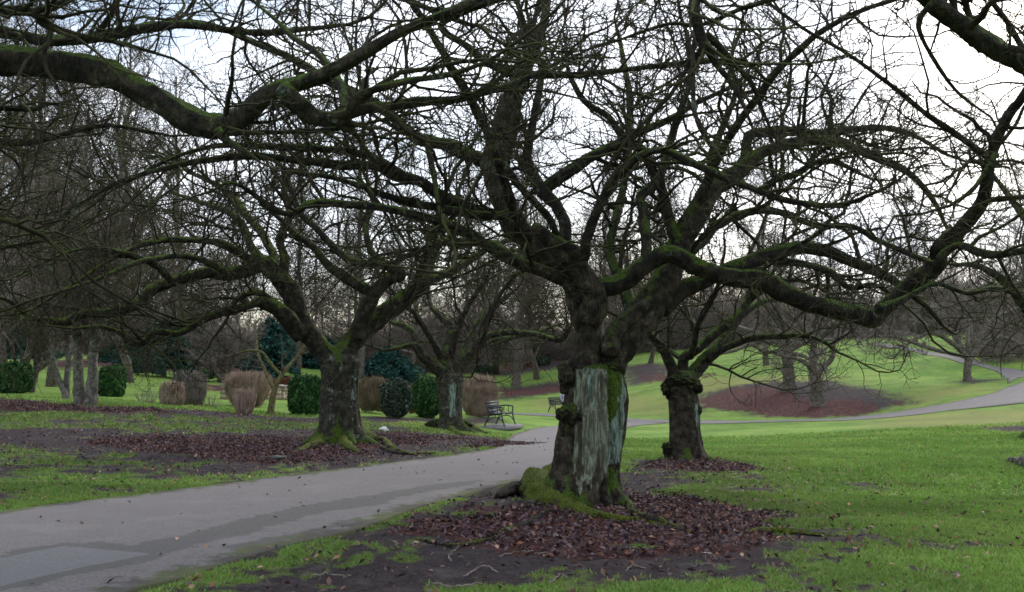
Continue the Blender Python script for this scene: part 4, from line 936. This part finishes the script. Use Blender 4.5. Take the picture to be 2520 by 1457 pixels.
TALL = [(15, 960, 34, 1.0, 'tall bare tree at the far left edge behind the dark leaning tree'),
 (125, 950, 40, 1.1, 'tall bare tree behind the slender grey tree, its crown filling the upper left'),
 (-90, 960, 30, .9, 'tall bare tree leaning in from beyond the left edge'),
 (300, 940, 46, 1.15, 'tall bare tree standing past the dark clipped hedge block'),
 (455, 930, 60, 1.2, 'tall bare tree rising behind the pair of taupe hedges'),
 (730, 925, 72, 1.15, 'tall bare tree seen above the round green bush'),
 (1010, 925, 78, 1.2, 'tall bare tree behind the cherry with mint streaks'),
 (1320, 900, 80, 1.35, 'tall bare tree rising directly left of the big stripped trunk'),
 (1892, 900, 72, 1.15, 'tall bare tree behind the stout tree on the leafy mound'),
 (1600, 890, 84, 1.1, 'tall bare tree above the gap right of the big stripped trunk'),
 (2530, 920, 62, .95, 'tall bare tree behind the bend of path at the right edge'),
 (2260, 850, 82, .85, 'tall bare tree near the top of the hillside path'),
 (1150, 905, 92, 1.2, 'tall bare tree far behind the park bench'),
 (60, 905, 62, 1.2, 'tall bare tree far back at the left, seen between leaning trunks'),
 (560, 900, 80, 1.2, 'tall bare tree far behind the clipped vase hedge'),
 (230, 900, 66, 1.15, 'tall bare tree far back behind the twin pale trunks'),
 (870, 905, 84, 1.15, 'tall bare tree far behind the fork of the flecked cherry'),
 (1460, 880, 95, 1.15, 'tall bare tree far behind the big cherry fork')]
for i, (px, py, d, s_, lab) in enumerate(TALL):
    q = P(px, py, d); loc = (q[0], q[1], ground(q[0], q[1])); pr = protos[i % 4]
    if i < 4: R_, parts = pr[0], pr[1:]
    else:
        R_ = pr[0].copy(); COL.objects.link(R_)
        for ch in pr[1:]:
            c = ch.copy(); COL.objects.link(c); c.parent = R_
    R_.location = loc; R_.rotation_euler = (0, 0, i * 1.7); R_.scale = (s_, s_, s_); tag(R_, lab, 'tree', 'tall bare trees behind the cherries')

# far-off wood on the slopes: reads as one mass
tw = Twigs(); NB = 0
def scatter(n, xr, dr, h, r3, dens=.5, hs=.2):
    for k in range(n):
        d = rng.uniform(*dr); px = rng.uniform(*xr); x = (px - 1260) / F * d; z = ground(x, d); hh = rng.uniform(*h)
        rg = np.random.default_rng(rng.integers(1 << 30))
        (p, R), cr_ = wood_tree(rg, hh, .011 * hh, .36, 18, r3=r3, dens=dens, lo=hs)
        o = np.array((x, d, z)); tw.add(p[None] + o, R[None], 6)
        for a, b_, s_ in cr_[:3]: tw.add(a + o, b_, 3)
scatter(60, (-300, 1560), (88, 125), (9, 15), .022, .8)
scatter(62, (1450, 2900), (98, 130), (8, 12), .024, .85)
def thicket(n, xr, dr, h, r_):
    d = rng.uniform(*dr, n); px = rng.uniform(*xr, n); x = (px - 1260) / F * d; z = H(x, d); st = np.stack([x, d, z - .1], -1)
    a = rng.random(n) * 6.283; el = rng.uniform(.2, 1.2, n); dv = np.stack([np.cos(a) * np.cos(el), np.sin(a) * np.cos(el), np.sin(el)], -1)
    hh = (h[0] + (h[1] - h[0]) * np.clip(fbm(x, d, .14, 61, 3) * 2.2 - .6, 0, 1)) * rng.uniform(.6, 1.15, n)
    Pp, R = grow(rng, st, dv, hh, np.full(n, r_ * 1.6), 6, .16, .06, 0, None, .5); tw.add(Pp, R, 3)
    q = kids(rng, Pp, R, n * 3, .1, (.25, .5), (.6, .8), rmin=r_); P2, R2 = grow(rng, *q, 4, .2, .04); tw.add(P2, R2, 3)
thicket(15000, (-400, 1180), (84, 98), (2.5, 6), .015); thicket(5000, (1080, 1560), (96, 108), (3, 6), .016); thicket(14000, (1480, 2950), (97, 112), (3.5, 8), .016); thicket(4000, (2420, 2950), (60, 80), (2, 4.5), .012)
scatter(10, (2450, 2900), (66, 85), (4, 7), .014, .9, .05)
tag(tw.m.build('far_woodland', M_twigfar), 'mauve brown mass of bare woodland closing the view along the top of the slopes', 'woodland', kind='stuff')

# ------------------------------------------------------------------ leaf cards
def leaves(rg, C, size, cols, up=.0, aspect=.6, N=None):
    """small bent leaves at points C, N outward normals"""
    n = len(C); nrm = rg.normal(0, 1, (n, 3)); 
    if N is not None: nrm = nrm * .6 + N
    nrm[:, 2] += up; nrm /= np.linalg.norm(nrm, axis=1, keepdims=True)
    a = rg.normal(0, 1, (n, 3)); a -= nrm * (a * nrm).sum(1, keepdims=True); a /= np.linalg.norm(a, axis=1, keepdims=True); b_ = np.cross(nrm, a)
    s = size * rg.uniform(.6, 1.35, n)[:, None]
    fold = nrm * s * .22
    V = np.stack([C - a * s, C + b_ * s * aspect + fold, C + a * s * 1.05, C - b_ * s * aspect + fold], 1).reshape(-1, 3)
    i = np.arange(n)[:, None] * 4
    T = np.concatenate([i + [0, 1, 2], i + [0, 2, 3]], 1).reshape(-1, 3)
    cols = np.asarray(cols); c = cols[rg.integers(0, len(cols), n)] * rg.uniform(.6, 1.35, (n, 1))
    return V, T, np.repeat(c, 4, 0)
def hull(kind, n, rg, jit=.2):
    """points on a unit clipped form: x,y in -1..1, z 0..1 and normals"""
    a = rg.random(n) * 2 * np.pi; z = rg.random(n) ** .9; 
    if kind == 'round': rr = np.sqrt(np.clip(1 - np.abs(2 * z - 1) ** 2.6, 0, 1)) ; 
    elif kind == 'box': rr = np.clip(1.02 - np.clip((z - .85) / .15, 0, 1) ** 3 * .4 - np.clip(.15 - z, 0, 1) * 1.5, 0, 1)
    elif kind == 'vase': rr = .56 + .44 * np.clip((z - .42) / .2, 0, 1) ** .8; rr = rr * np.where(z > .72, 1 - ((z - .72) / .28) ** 2.2 * .42, 1)
    elif kind == 'egg': rr = np.sqrt(np.clip(1 - (np.abs(z - .5) / .56) ** 3.2, 0, 1)) * 1.0
    top = rg.random(n) < .3
    sup = (np.abs(np.cos(a)) ** 3.2 + np.abs(np.sin(a)) ** 3.2) ** (-1 / 3.2) if kind in ('box', 'vase') else 1
    q = np.where(top, np.sqrt(rg.random(n)), 1) * sup
    x = rr * np.cos(a) * q; y = rr * np.sin(a) * q; z = np.where(top, {'round': .97, 'box': 1.0, 'vase': .97, 'egg': .97}[kind] - (.25 * (q / np.max(q)) ** 4 if kind != 'round' else .35 * q ** 2.5), z)
    if kind in ('round', 'egg'): 
        zz = np.where(top, z, z)
    lum = (fbm(np.cos(a) * 2 + 5, z * 2.5 + np.sin(a) * 2, 1.7, rg.integers(50)) - .5) * 2.6 * jit
    x = x * (1 + lum); y = y * (1 + lum); z = z * (1 + lum * .5)
    N = np.stack([np.cos(a), np.sin(a), (z - .5) * 1.4], -1); N /= np.linalg.norm(N, axis=1, keepdims=True)
    sh = 1 - rg.random(n) ** 2 * .22
    return np.stack([x * sh, y * sh, z * (1 - (1 - sh) * .5)], -1), N
GREEN = [(.022, .07, .018), (.04, .12, .028), (.016, .05, .018), (.07, .17, .04)]
DKG = [(.012, .035, .018), (.02, .05, .028), (.03, .065, .04), (.06, .10, .05)]
def place(px, py, w, back=0):
    g_ = G(px, py); d = g_[1] + back; x = (px - 1260) / F * d / 1.0; return np.array((x, d, ground(x, d))), d / F
def leafy(name, label, px, py, w, h, kind, cols, seed, n=9000, size=.055, group=None, deep=.8, back=.5, cat='bush', flr=.0):
    rg = np.random.default_rng(seed); g_, sc = place(px, py, w, 0); g_ = g_ + (0, back, 0); g_[2] = ground(g_[0], g_[1])
    T = thing(name, label, cat, g_, group); W_, Hh = w / 2 * sc, h * sc
    Cn, N = hull(kind, n, rg); C = Cn * (W_, W_ * deep, Hh - flr) + g_ + (0, 0, flr)
    m = MB(); V, Tt, c = leaves(rg, C, size, cols, .3, .55, N); m.add(V, None, Tt, c); m.build('foliage', M_leaf, T, smooth=False)
    Ci, Ni = hull(kind, 260, rg); st = np.repeat((g_ + (0, 0, -.05))[None], 90, 0) + rg.normal(0, W_ * .18, (90, 3)) * (1, 1, 0)
    Ce = Ci[:90] * (W_ * .85, W_ * deep * .85, Hh * .92) + g_; dr = Ce - st
    Pp, R = grow(rg, st, dr, np.linalg.norm(dr, axis=1), np.full(90, .014), 7, .08); tw = Twigs(); tw.add(Pp, R, 4)
    a = kids(rg, Pp, R, 900, .2, (.2, .5), (.4, .6), rmin=.005); P2, R2 = grow(rg, *a, 4, .2); tw.add(P2, R2, 3); tw.m.build('stem', M_twig2, T)
    return T
def twiggy(name, label, px, py, w, h, kind, mat, seed, n=900, r_=.0065, group=None, back=.4, deep=.8, zlo=.02, cat='bush', fine=6):
    rg = np.random.default_rng(seed); g_, sc = place(px, py, w, 0); g_ = g_ + (0, back, 0); g_[2] = ground(g_[0], g_[1])
    T = thing(name, label, cat, g_, group); W_, Hh = w / 2 * sc, h * sc
    Ci, N = hull(kind, n, rg, .14); E = Ci * (W_, W_ * deep, Hh) + g_
    st = g_ + (E - g_) * (.5, .5, 0) + rg.normal(0, W_ * .08, (n, 3)) * (1, 1, 0); st[:, 2] = g_[2] + zlo * Hh
    # arch: leave upright, then lean out to the clipped face
    E = g_ + (E - g_) * (1 + rg.normal(0, .022, (n, 1)))
    t = np.linspace(0, 1, 8)[None, :, None]; mid = st * .35 + E * .65; mid[:, 2] = st[:, 2] + (E[:, 2] - st[:, 2]) * .45
    mid[:, :2] = st[:, :2] + (E[:, :2] - st[:, :2]) * .75
    Pp = (1 - t) ** 2 * st[:, None] + 2 * t * (1 - t) * mid[:, None] + t ** 2 * E[:, None]
    Pp[:, 1:] += rg.normal(0, .014, Pp[:, 1:].shape); R = np.linspace(1.6, .7, 8)[None] * np.full((n, 1), r_)
    tw = Twigs(); tw.add(Pp, R, 3)
    a = kids(rg, Pp, R, n * (fine + 4), .55, (.06, .15), (.6, .8), ang=(25, 80), rmin=r_ * .6, bias=(0, 0, .3)); P2, R2 = grow(rg, *a, 4, .2); tw.add(P2, R2, 3)
    tw.m.build('branches', mat, T); return T
M_tb = simple_mat('brown_hedge_twigs', (.21, .15, .11), (.42, .32, .245), 3)
M_tr = simple_mat('rusty_hedge_twigs', (.14, .055, .032), (.24, .10, .06), 3)
M_tt = simple_mat('taupe_hedge_twigs', (.13, .11, .10), (.28, .24, .21), 3)
M_to = simple_mat('olive_brown_twigs', (.13, .10, .06), (.26, .20, .13), 3)
leafy('clipped_bush', 'dark green clipped block of hedge right of the twin pale trunks', 265, 977, 60, 73, 'box', GREEN, 401)
leafy('leafy_bush', 'loose green bush at the left edge behind the dark leaning tree', 15, 968, 100, 75, 'egg', GREEN, 402, n=5000)
twiggy('clipped_bush', 'small dark brown clipped bush, lower and nearer of the taupe pair', 417, 1000, 68, 64, 'egg', M_tb, 403, 800)
twiggy('clipped_bush', 'taller taupe clipped bush standing behind the small dark brown one', 458, 998, 92, 88, 'egg', M_tt, 404, 1400)
twiggy('clipped_bush', 'pinkish brown clipped hedge, wide topped like a vase', 592, 1004, 116, 90, 'vase', M_tb, 405, 2400, back=1.0)
twiggy('clipped_bush', 'short pinkish brown clipped bush in front of the wide vase shaped hedge', 603, 1020, 58, 66, 'vase', M_tb, 406, 700, back=.1)
leafy('clipped_bush', 'glossy dark green rounded bush left of the flecked cherry trunk', 745, 1023, 88, 94, 'egg', GREEN, 407, n=12000)
twiggy('bare_bush', 'olive brown rounded bare bush right of the flecked cherry trunk', 916, 1018, 84, 92, 'egg', M_to, 408, 1700, zlo=.1)
leafy('round_bush', 'grey green speckled round bush between olive brown bush and glossy green bush', 970, 1030, 80, 96, 'round', DKG + [(.16, .17, .14)], 409, n=9000, size=.045)
leafy('round_bush', 'glossy green round bush left of the mint streaked cherry', 1050, 1030, 78, 98, 'round', GREEN, 410, n=11000)
twiggy('clipped_bush', 'large reddish brown domed bush between the mint streaked cherry and the bench', 1181, 1026, 96, 102, 'egg', M_tb, 411, 2400, zlo=.02)
twiggy('thin_shrub', 'thin rusty orange shrub squeezed between the speckled bush and the glossy green bush', 1012, 1020, 20, 78, 'egg', M_tr, 412, 120)
twiggy('bare_bush', 'sparse leafless bush on the lawn between the green block and the taupe bushes', 350, 992, 60, 40, 'egg', M_tt, 413, 30, fine=8)
twiggy('bare_bush', 'sparse leafless sprigs just right of the taupe bushes', 512, 1003, 62, 34, 'egg', M_tt, 414, 30, fine=8)
leafy('round_bush', 'small dark round shrub on the leafy bank behind the bench', 1335, 901, 42, 24, 'round', DKG, 415, n=2500, size=.12)
leafy('round_bush', 'low dark shrub beside the far bright lawn strip', 1192, 925, 36, 24, 'round', DKG, 416, n=2500, size=.12)
twiggy('bare_bush', 'rusty bush on the bank just right of the grey trunked tree', 1296, 905, 36, 32, 'egg', M_tr, 417, 300, r_=.014)
leafy('round_bush', 'blue green shrub on the bank right of the dark clipped hedge block', 312, 918, 42, 34, 'round', DKG, 418, n=3500, size=.08)
leafy('round_bush', 'low green shrub behind the tall taupe bush', 505, 932, 50, 24, 'round', GREEN, 419, n=2500, size=.08)

# conifers: tiers of drooping boughs
def conifer(label, px, py, w, h, seed, trunk=.12, n=70, cols=((.018, .075, .062), (.028, .10, .085), (.05, .135, .11), (.012, .045, .04)), size=.13):
    rg = np.random.default_rng(seed); g_, sc = place(px, py, w); W_, Hh = w / 2 * sc, h * sc
    T = thing('conifer', label, 'conifer', g_); m = MB(); m.tube([g_ + (0, 0, -.2), g_ + (0, 0, Hh * .5), g_ + (0, 0, Hh * .97)], [.16, .11, .03], 10); m.build('trunk', M_greybark, T)
    Cs = []; 
    for i in range(n):
        t = (i + rg.random()) / n; z = Hh * (trunk + (1 - trunk) * t); L = W_ * (1.05 - t ** 2.6) * rg.uniform(.7, 1.15) + .15; a = i * 2.4 + rg.normal(0, .3)
        u = rg.random(int(60 * L + 60)) ** .7; sp = rg.normal(0, .10 * L + .05, len(u)) * (u ** .5)
        x = np.cos(a) * L * u - np.sin(a) * sp; y = np.sin(a) * L * u + np.cos(a) * sp; zz = z + .22 * L * u - .42 * L * u ** 2 + rg.normal(0, .04, len(u)) - rg.random(len(u)) ** 2 * .18
        Cs.append(np.stack([x, y, zz], -1) + g_)
    C = np.concatenate(Cs); V, Tt, c = leaves(rg, C, size, cols, 1.4, .45); m = MB(); m.add(V, None, Tt, c); m.build('foliage', M_leaf, T, smooth=False)
conifer('spreading blue green conifer on the bank behind the taupe bushes', 405, 928, 165, 140, 501, .17)
conifer('dark conifer behind the yellowish sapling', 665, 935, 130, 150, 502, .05)
conifer('low wide dark evergreen behind the olive brown and speckled bushes', 955, 935, 170, 80, 503, .02)
conifer('dark low conifer at the foot of the wood between green block and blue green conifer', 300, 892, 130, 50, 504, .02, size=.18)
conifer('small blue green conifer on the bank left of the spreading one', 352, 915, 36, 50, 505, .15, 30)
conifer('large dark evergreen against the wood at the left, behind the leaning trunks', 40, 880, 210, 95, 506, .02, 80, size=.2)
conifer('pale blue green conifer rising behind the spreading one', 480, 885, 130, 150, 507, .05, 80, size=.2, cols=((.035, .085, .07), (.055, .12, .10), (.08, .14, .12)))
conifer('dark evergreen mass at the wood edge above the pair of taupe bushes', 560, 900, 150, 90, 509, .02, 60, size=.2)
conifer('dark evergreen at the wood edge just above the round green bush', 790, 905, 140, 80, 510, .02, 60, size=.2)
conifer('dark evergreen at the wood edge behind the mint streaked cherry', 1060, 905, 120, 70, 508, .02, 60, size=.18)

# stone terrace wall and the rust red hedge on it
rg = np.random.default_rng(61)
a_, b_ = G(540, 984), G(712, 984); a_[1] += .6; b_[1] += .6
m = MB(); L = np.linalg.norm((b_ - a_)[:2]); dx = (b_ - a_) / L; ang = math.atan2(dx[1], dx[0]); Rm = np.array([[math.cos(ang), -math.sin(ang), 0], [math.sin(ang), math.cos(ang), 0], [0, 0, 1]])
for row in range(3):
    s = 0
    while s < L:
        w_ = rg.uniform(.25, .55); q = a_ + dx * (s + w_ / 2); q[2] = ground(q[0], q[1]) + .09 + row * .17
        m.box(q + rg.normal(0, .008, 3), (w_ - .012, .35 + rg.uniform(-.03, .03), .165), Rm); s += w_
cp = MB(); s = 0
while s < L:
    w_ = .7; q = a_ + dx * (s + w_ / 2); q[2] = ground(q[0], q[1]) + .56; cp.box(q, (w_ - .01, .44, .07), Rm); s += w_
Tw = thing('stone_wall', 'low pale stone terrace wall behind the vase shaped hedge', 'wall', (a_ + b_) / 2)
m.build('stonework', simple_mat('rubble_stone', (.16, .13, .09), (.36, .31, .23), 5, .9, .02), Tw, False); cp.build('coping', simple_mat('coping_stone', (.28, .26, .22), (.42, .40, .36), 6), Tw, False)
twiggy('low_hedge', 'rust red low hedge on top of the stone terrace wall', 676, 960, 70, 30, 'box', M_tr, 421, 1200, r_=.012, back=2.2, deep=.3, cat='hedge')

# ------------------------------------------------------------------ benches
M_iron = simple_mat('painted_iron', (.012, .014, .018), (.03, .034, .04), 20, .5, 0, .5); M_slat = simple_mat('weathered_slats', (.014, .016, .02), (.04, .044, .052), 14, .6, 0, .4)
def bench(label, loc, rot, s_=1.0):
    T = thing('park_bench', label, 'bench', (0, 0, 0), 'park benches beside the paths')
    for k, y in enumerate((-.7, .7)):   # x = depth (front +x), y = length
        m = MB()
        for pts, r_ in [([(-.16, y, .82), (-.10, y, .62), (-.02, y, .42), (-.12, y, .2), (-.2, y, 0)], .024), ([(.42, y, .62), (.40, y, .42), (.44, y, .2), (.5, y, 0)], .024),
                        ([(-.10, y, .62), (.15, y, .66), (.42, y, .63)], .026), ([(-.03, y, .40), (.2, y, .385), (.42, y, .41)], .024), ([(-.14, y, .12), (0, y, .27), (.17, y, .31), (.33, y, .27), (.46, y, .12)], .018),
                        ([(.08, y, .39), (.09, y, .64)], .014), ([(.25, y, .39), (.25, y, .65)], .014), ([(.17, y, .31), (.17, y, .39)], .016)]:
            m.tube(catmull([p + (0,) for p in pts], m=5)[:, :3], r_, 8)
        m.build('side_frame', M_iron, T)
    m = MB()
    for i in range(5): m.box((.0 + i * .095, 0, .425 - .012 * math.sin(i * .8)), (.075, 1.5, .03))
    m.build('seat', M_slat, T, False)
    m = MB()
    for i in range(4):
        z = .50 + i * .095; x = -.075 - (z - .5) * .22; c, s2 = math.cos(.22), math.sin(.22); m.box((x, 0, z), (.026, 1.5, .075), [[c, 0, -s2], [0, 1, 0], [s2, 0, c]])
    m.build('backrest', M_slat, T, False)
    T.location = Vector([float(v) for v in loc]); T.rotation_euler = (0, 0, rot); T.scale = (s_,) * 3; return T
gb = G(1216, 1056)
c1 = np.array((gb[0] + .05, gb[1] + .75, 0)); c1[2] = ground(c1[0], c1[1])
mb_ = MB(); mb_.box((0, 0, 0), (1.05, 1.9, .12))
sl_ = mb_.build('concrete_slab', simple_mat('concrete', (.15, .145, .145), (.24, .23, .23), 12, .9, .01), None, False)
sl_.location = Vector((float(c1[0] + .22), float(c1[1]), float(c1[2] + .02))); sl_.rotation_euler = (0, 0, math.radians(-15)); tag(sl_, 'pale concrete slab under the near dark bench', 'slab')
bench('dark slatted park bench with curved iron ends on a slab where the path bends', (c1[0], c1[1], c1[2] + .08), math.radians(-15), 1.02)
gb2 = G(1378, 1014); zb = ground(gb2[0], gb2[1]); bench('distant dark park bench on the grass, half hidden by the big stripped trunk', (gb2[0], gb2[1] + .3, zb), math.radians(-50), 1.0)

# person seated on the distant bench
def person_seated(loc, rot):
    J = [((0, 0, .50), .13), ((0, 0, .72), .125), ((0.01, 0, .92), .15), ((.02, 0, 1.04), .055), ((.04, 0, 1.14), .085), ((.05, 0, 1.22), .09), ((.045, 0, 1.28), .055),
         ((.01, .18, .97), .06), ((.03, .24, .74), .048), ((.22, .16, .60), .038), ((.28, .12, .60), .03),
         ((.01, -.18, .97), .06), ((.03, -.24, .74), .048), ((.22, -.16, .60), .038), ((.28, -.12, .60), .03),
         ((.06, .10, .50), .095), ((.42, .12, .50), .068), ((.44, .12, .09), .045), ((.56, .13, .05), .04),
         ((.06, -.10, .50), .095), ((.42, -.12, .50), .068), ((.44, -.12, .09), .045), ((.56, -.13, .05), .04)]
    E = [(0,1),(1,2),(2,3),(3,4),(4,5),(5,6),(2,7),(7,8),(8,9),(9,10),(2,11),(11,12),(12,13),(13,14),(0,15),(15,16),(16,17),(17,18),(0,19),(19,20),(20,21),(21,22)]
    me = bpy.data.meshes.new('person'); me.from_pydata([j[0] for j in J], E, []); o = bpy.data.objects.new('person', me); COL.objects.link(o)
    s = o.modifiers.new('skin', 'SKIN'); 
    for v, j in zip(me.skin_vertices[0].data, J): v.radius = (j[1], j[1])
    me.skin_vertices[0].data[0].use_root = True
    o.modifiers.new('sub', 'SUBSURF').levels = 2; o.modifiers['sub'].render_levels = 2
    mt, t, b = newmat('clothes_and_skin', .8); g = nd(t, 'ShaderNodeTexCoord'); sx = nd(t, 'ShaderNodeSeparateXYZ'); t.links.new(g.outputs['Object'], sx.inputs[0])
    c = mixc(t, mathn(t, 'GREATER_THAN', sx.outputs['Z'], .58), (.03, .035, .05), (.28, .29, .34)); c = mixc(t, mathn(t, 'GREATER_THAN', sx.outputs['Z'], 1.05), c, (.5, .33, .26)); t.links.new(c, b.inputs['Base Color'])
    me.materials.append(mt)
    V, Q = lump((.02, 0, 1.24), .105, 5, (1, .95, .85), 16, .1); mk('hair', V, Q, simple_mat('grey_hair', (.12, .11, .11), (.22, .21, .21)), o)
    o.location = Vector([float(v) for v in loc]); o.rotation_euler = (0, 0, rot); o['label'] = 'person in a light grey coat sitting on the distant bench behind the big trunk'; o['category'] = 'person'
person_seated((gb2[0] + .22, gb2[1] + .55, zb - .02), math.radians(-50))

# ------------------------------------------------------------------ litter, sticks
def scrap(name, label, cat, px, py, r_, seed, col, sc_=(1, .7, .5)):
    g_ = G(px, py); V, Q = lump((0, 0, 0), r_ * g_[1] / F, seed, sc_, 14, .7, 4); o = mk(name, V, Q, simple_mat(name + '_surface', tuple(c * .7 for c in col), col, 20, .6)); o.location = Vector((float(g_[0]), float(g_[1]), float(g_[2] + r_ * g_[1] / F * .4))); tag(o, label, cat)
scrap('crumpled_paper', 'crumpled white paper lying in the leaves between the two middle cherries', 'litter', 945, 1061, 9, 3, (.75, .75, .72), (1.3, .8, .7))
scrap('white_scrap', 'small white scrap at the front edge of the leaf litter under the big cherry', 'litter', 1738, 1366, 10, 4, (.7, .7, .66), (1.4, .7, .25))
scrap('white_pebble', 'tiny white pebble alone on the lawn at the right', 'pebble', 2150, 1330, 5, 5, (.7, .7, .68))
scrap('flat_stone', 'grey mossy stone among the leaves left of the flecked cherry', 'stone', 683, 1135, 24, 6, (.12, .13, .11), (1, .6, .2))
M_stick = simple_mat('dead_stick', (.09, .075, .06), (.22, .19, .17), 20)
STK = [((1140,1425),(1185,1400),(1225,1412)), ((1130,1350),(1105,1372),(1110,1385)), ((960,1335),(1010,1350),(1020,1338)), ((1350,1440),(1380,1420),(1400,1428)), ((1700,1400),(1740,1392),(1775,1398)), ((1880,1360),(1920,1352),(1960,1356)),
       ((760,1425),(800,1418),(850,1424)), ((1540,1410),(1560,1395),(1590,1404)), ((1230,1372),(1290,1362),(1350,1368)), ((1900,1420),(1925,1406),(1940,1410)), ((1065,1440),(1120,1447),(1190,1443))]
for i, q in enumerate(STK):
    pts = np.array([G(*p) for p in q]); pts[:, 2] += .015; C = catmull(np.c_[pts, np.full(3, .0055)], step=.03); C[:, :3] += np.random.default_rng(i).normal(0, .006, (len(C), 3)); V, Q, T3 = tube1(C[:, :3], C[:, 3], 6)
    o = mk('fallen_twig', V - pts[0], [Q, T3], M_stick); o.location = Vector([float(v) for v in pts[0]]); tag(o, 'pale dead twig lying on the bare soil around the big cherry', 'twig', 'dead twigs fallen on the soil')

# leaf litter: uncountable
rg = np.random.default_rng(91)
def sector(n, d0, d1, xl=-800, xr=3300):
    n = int(n * (xr - xl) / 2640)
    d = np.sqrt(rg.uniform(d0 ** 2, d1 ** 2, n)); px = rg.uniform(xl, xr, n); return (px - 1260) / F * d, d
LC = [(.045, .020, .022), (.080, .036, .036), (.09, .05, .05), (.028, .016, .02), (.13, .085, .085), (.05, .027, .033), (.05, .03, .035), (.16, .07, .04), (.12, .09, .10)]
xs, ys, zs = [], [], []
x, y = sector(190000, 6, 27); ms_, ml_, md_, mp_ = masks(x, y)
k = rg.random(len(x)) < np.clip((ml_ - .35) * 2.2, 0, 1) * .95 + np.clip(ms_, 0, 1) * .05 * (mp_ < .2)
x, y = x[k], y[k]; z = H(x, y) + rough_ground(x, y, mp_[k]) + .008 + rg.random(len(x)) * .03
V, Tt, c = leaves(rg, np.stack([x, y, z], -1), .027, LC, 1.4, .55); m = MB(); m.add(V, None, Tt, c)
tag(m.build('fallen_leaves', M_litter, None, False), 'brown and purplish fallen leaves lying under the cherries', 'leaf litter', kind='stuff')
x, y = sector(38000, 6, 30); ms_, ml_, md_, mp_ = masks(x, y); left = ((x < -.3 * y) & (y < 16)) | (ms_ > .3)
k = rg.random(len(x)) < np.where(mp_ > .3, .03, np.where(left, .38, .30 * np.clip((fbm(x, y, 1.2, 66) - .35) * 3, .1, 1))); x, y = x[k], y[k]; z = H(x, y) + rough_ground(x, y, np.where(mp_[k] > .2, 0, mp_[k])) * (mp_[k] < .5) + .02 + rg.random(len(x)) * .015
V, Tt, c = leaves(rg, np.stack([x, y, z], -1), .026, [(.26, .13, .07), (.05, .03, .025), (.035, .024, .02), (.06, .04, .03), (.12, .07, .05), (.04, .03, .02), (.30, .19, .13)], 2.0, .55); m = MB(); m.add(V, None, Tt, c)
tag(m.build('scattered_leaves', M_litter, None, False), 'single orange and brown leaves scattered over grass and path', 'leaf litter', kind='stuff')

# grass blades
x, y = sector(560000, 6, 32); x2, y2 = sector(330000, 5.8, 12.5); x = np.append(x, x2); y = np.append(y, y2); ms_, ml_, md_, mp_ = masks(x, y)
bare = np.maximum(ms_ + (fbm(x, y, 3.0, 41) - .5) * .9, ml_ + .1)
k = (rg.random(len(x)) > ms_ * 1.7) & (ml_ < .5) & (mp_ < .35) & (rg.random(len(x)) < np.clip((33 - y) / 14, 0, 1)) & (fbm(x, y, 5.0, 43) + rg.random(len(x)) * .5 > .40)
x, y = x[k], y[k]; n = len(x); zb_ = H(x, y) + rough_ground(x, y, mp_[k]) - .006; s = rg.uniform(.6, 1.3, n) * (.8 + y / 22) ; hh = .028 * s * (1 + .4 * (fbm(x, y, 2, 44) - .5)); wv = .0042 * s * (1 + y / 14); a = rg.random(n) * np.pi; ln = rg.normal(0, .55, (n, 2)) * hh[:, None]
B = np.stack([x, y, zb_], -1); dv = np.stack([np.cos(a) * wv, np.sin(a) * wv, a * 0], -1); tip = B + np.stack([ln[:, 0], ln[:, 1], hh], -1)
V = np.stack([B - dv, B + dv, tip], 1).reshape(-1, 3); Tt = np.arange(3 * n).reshape(n, 3)
tone = fbm(x, y, .5, 45); g1 = np.array((.105, .235, .034)); g2 = np.array((.285, .430, .095)); c = g1 + (g2 - g1) * np.clip(tone * 1.6 - .3 + rg.normal(0, .25, n), 0, 1)[:, None]; wn = np.clip(worn(x, y) * .65 + (fbm(x, y, .9, 46) - .45) * .9, 0, .8)[:, None]; c = c * (1 - wn) + np.array((.075, .115, .030)) * wn; br = rg.random(n) < .12; c[br] = (.20, .17, .07)
m = MB(); m.add(V, None, Tt, np.repeat(c, 3, 0)); tag(m.build('grass', M_grass, None, False), 'short green winter grass growing on the lawns', 'grass', kind='stuff')
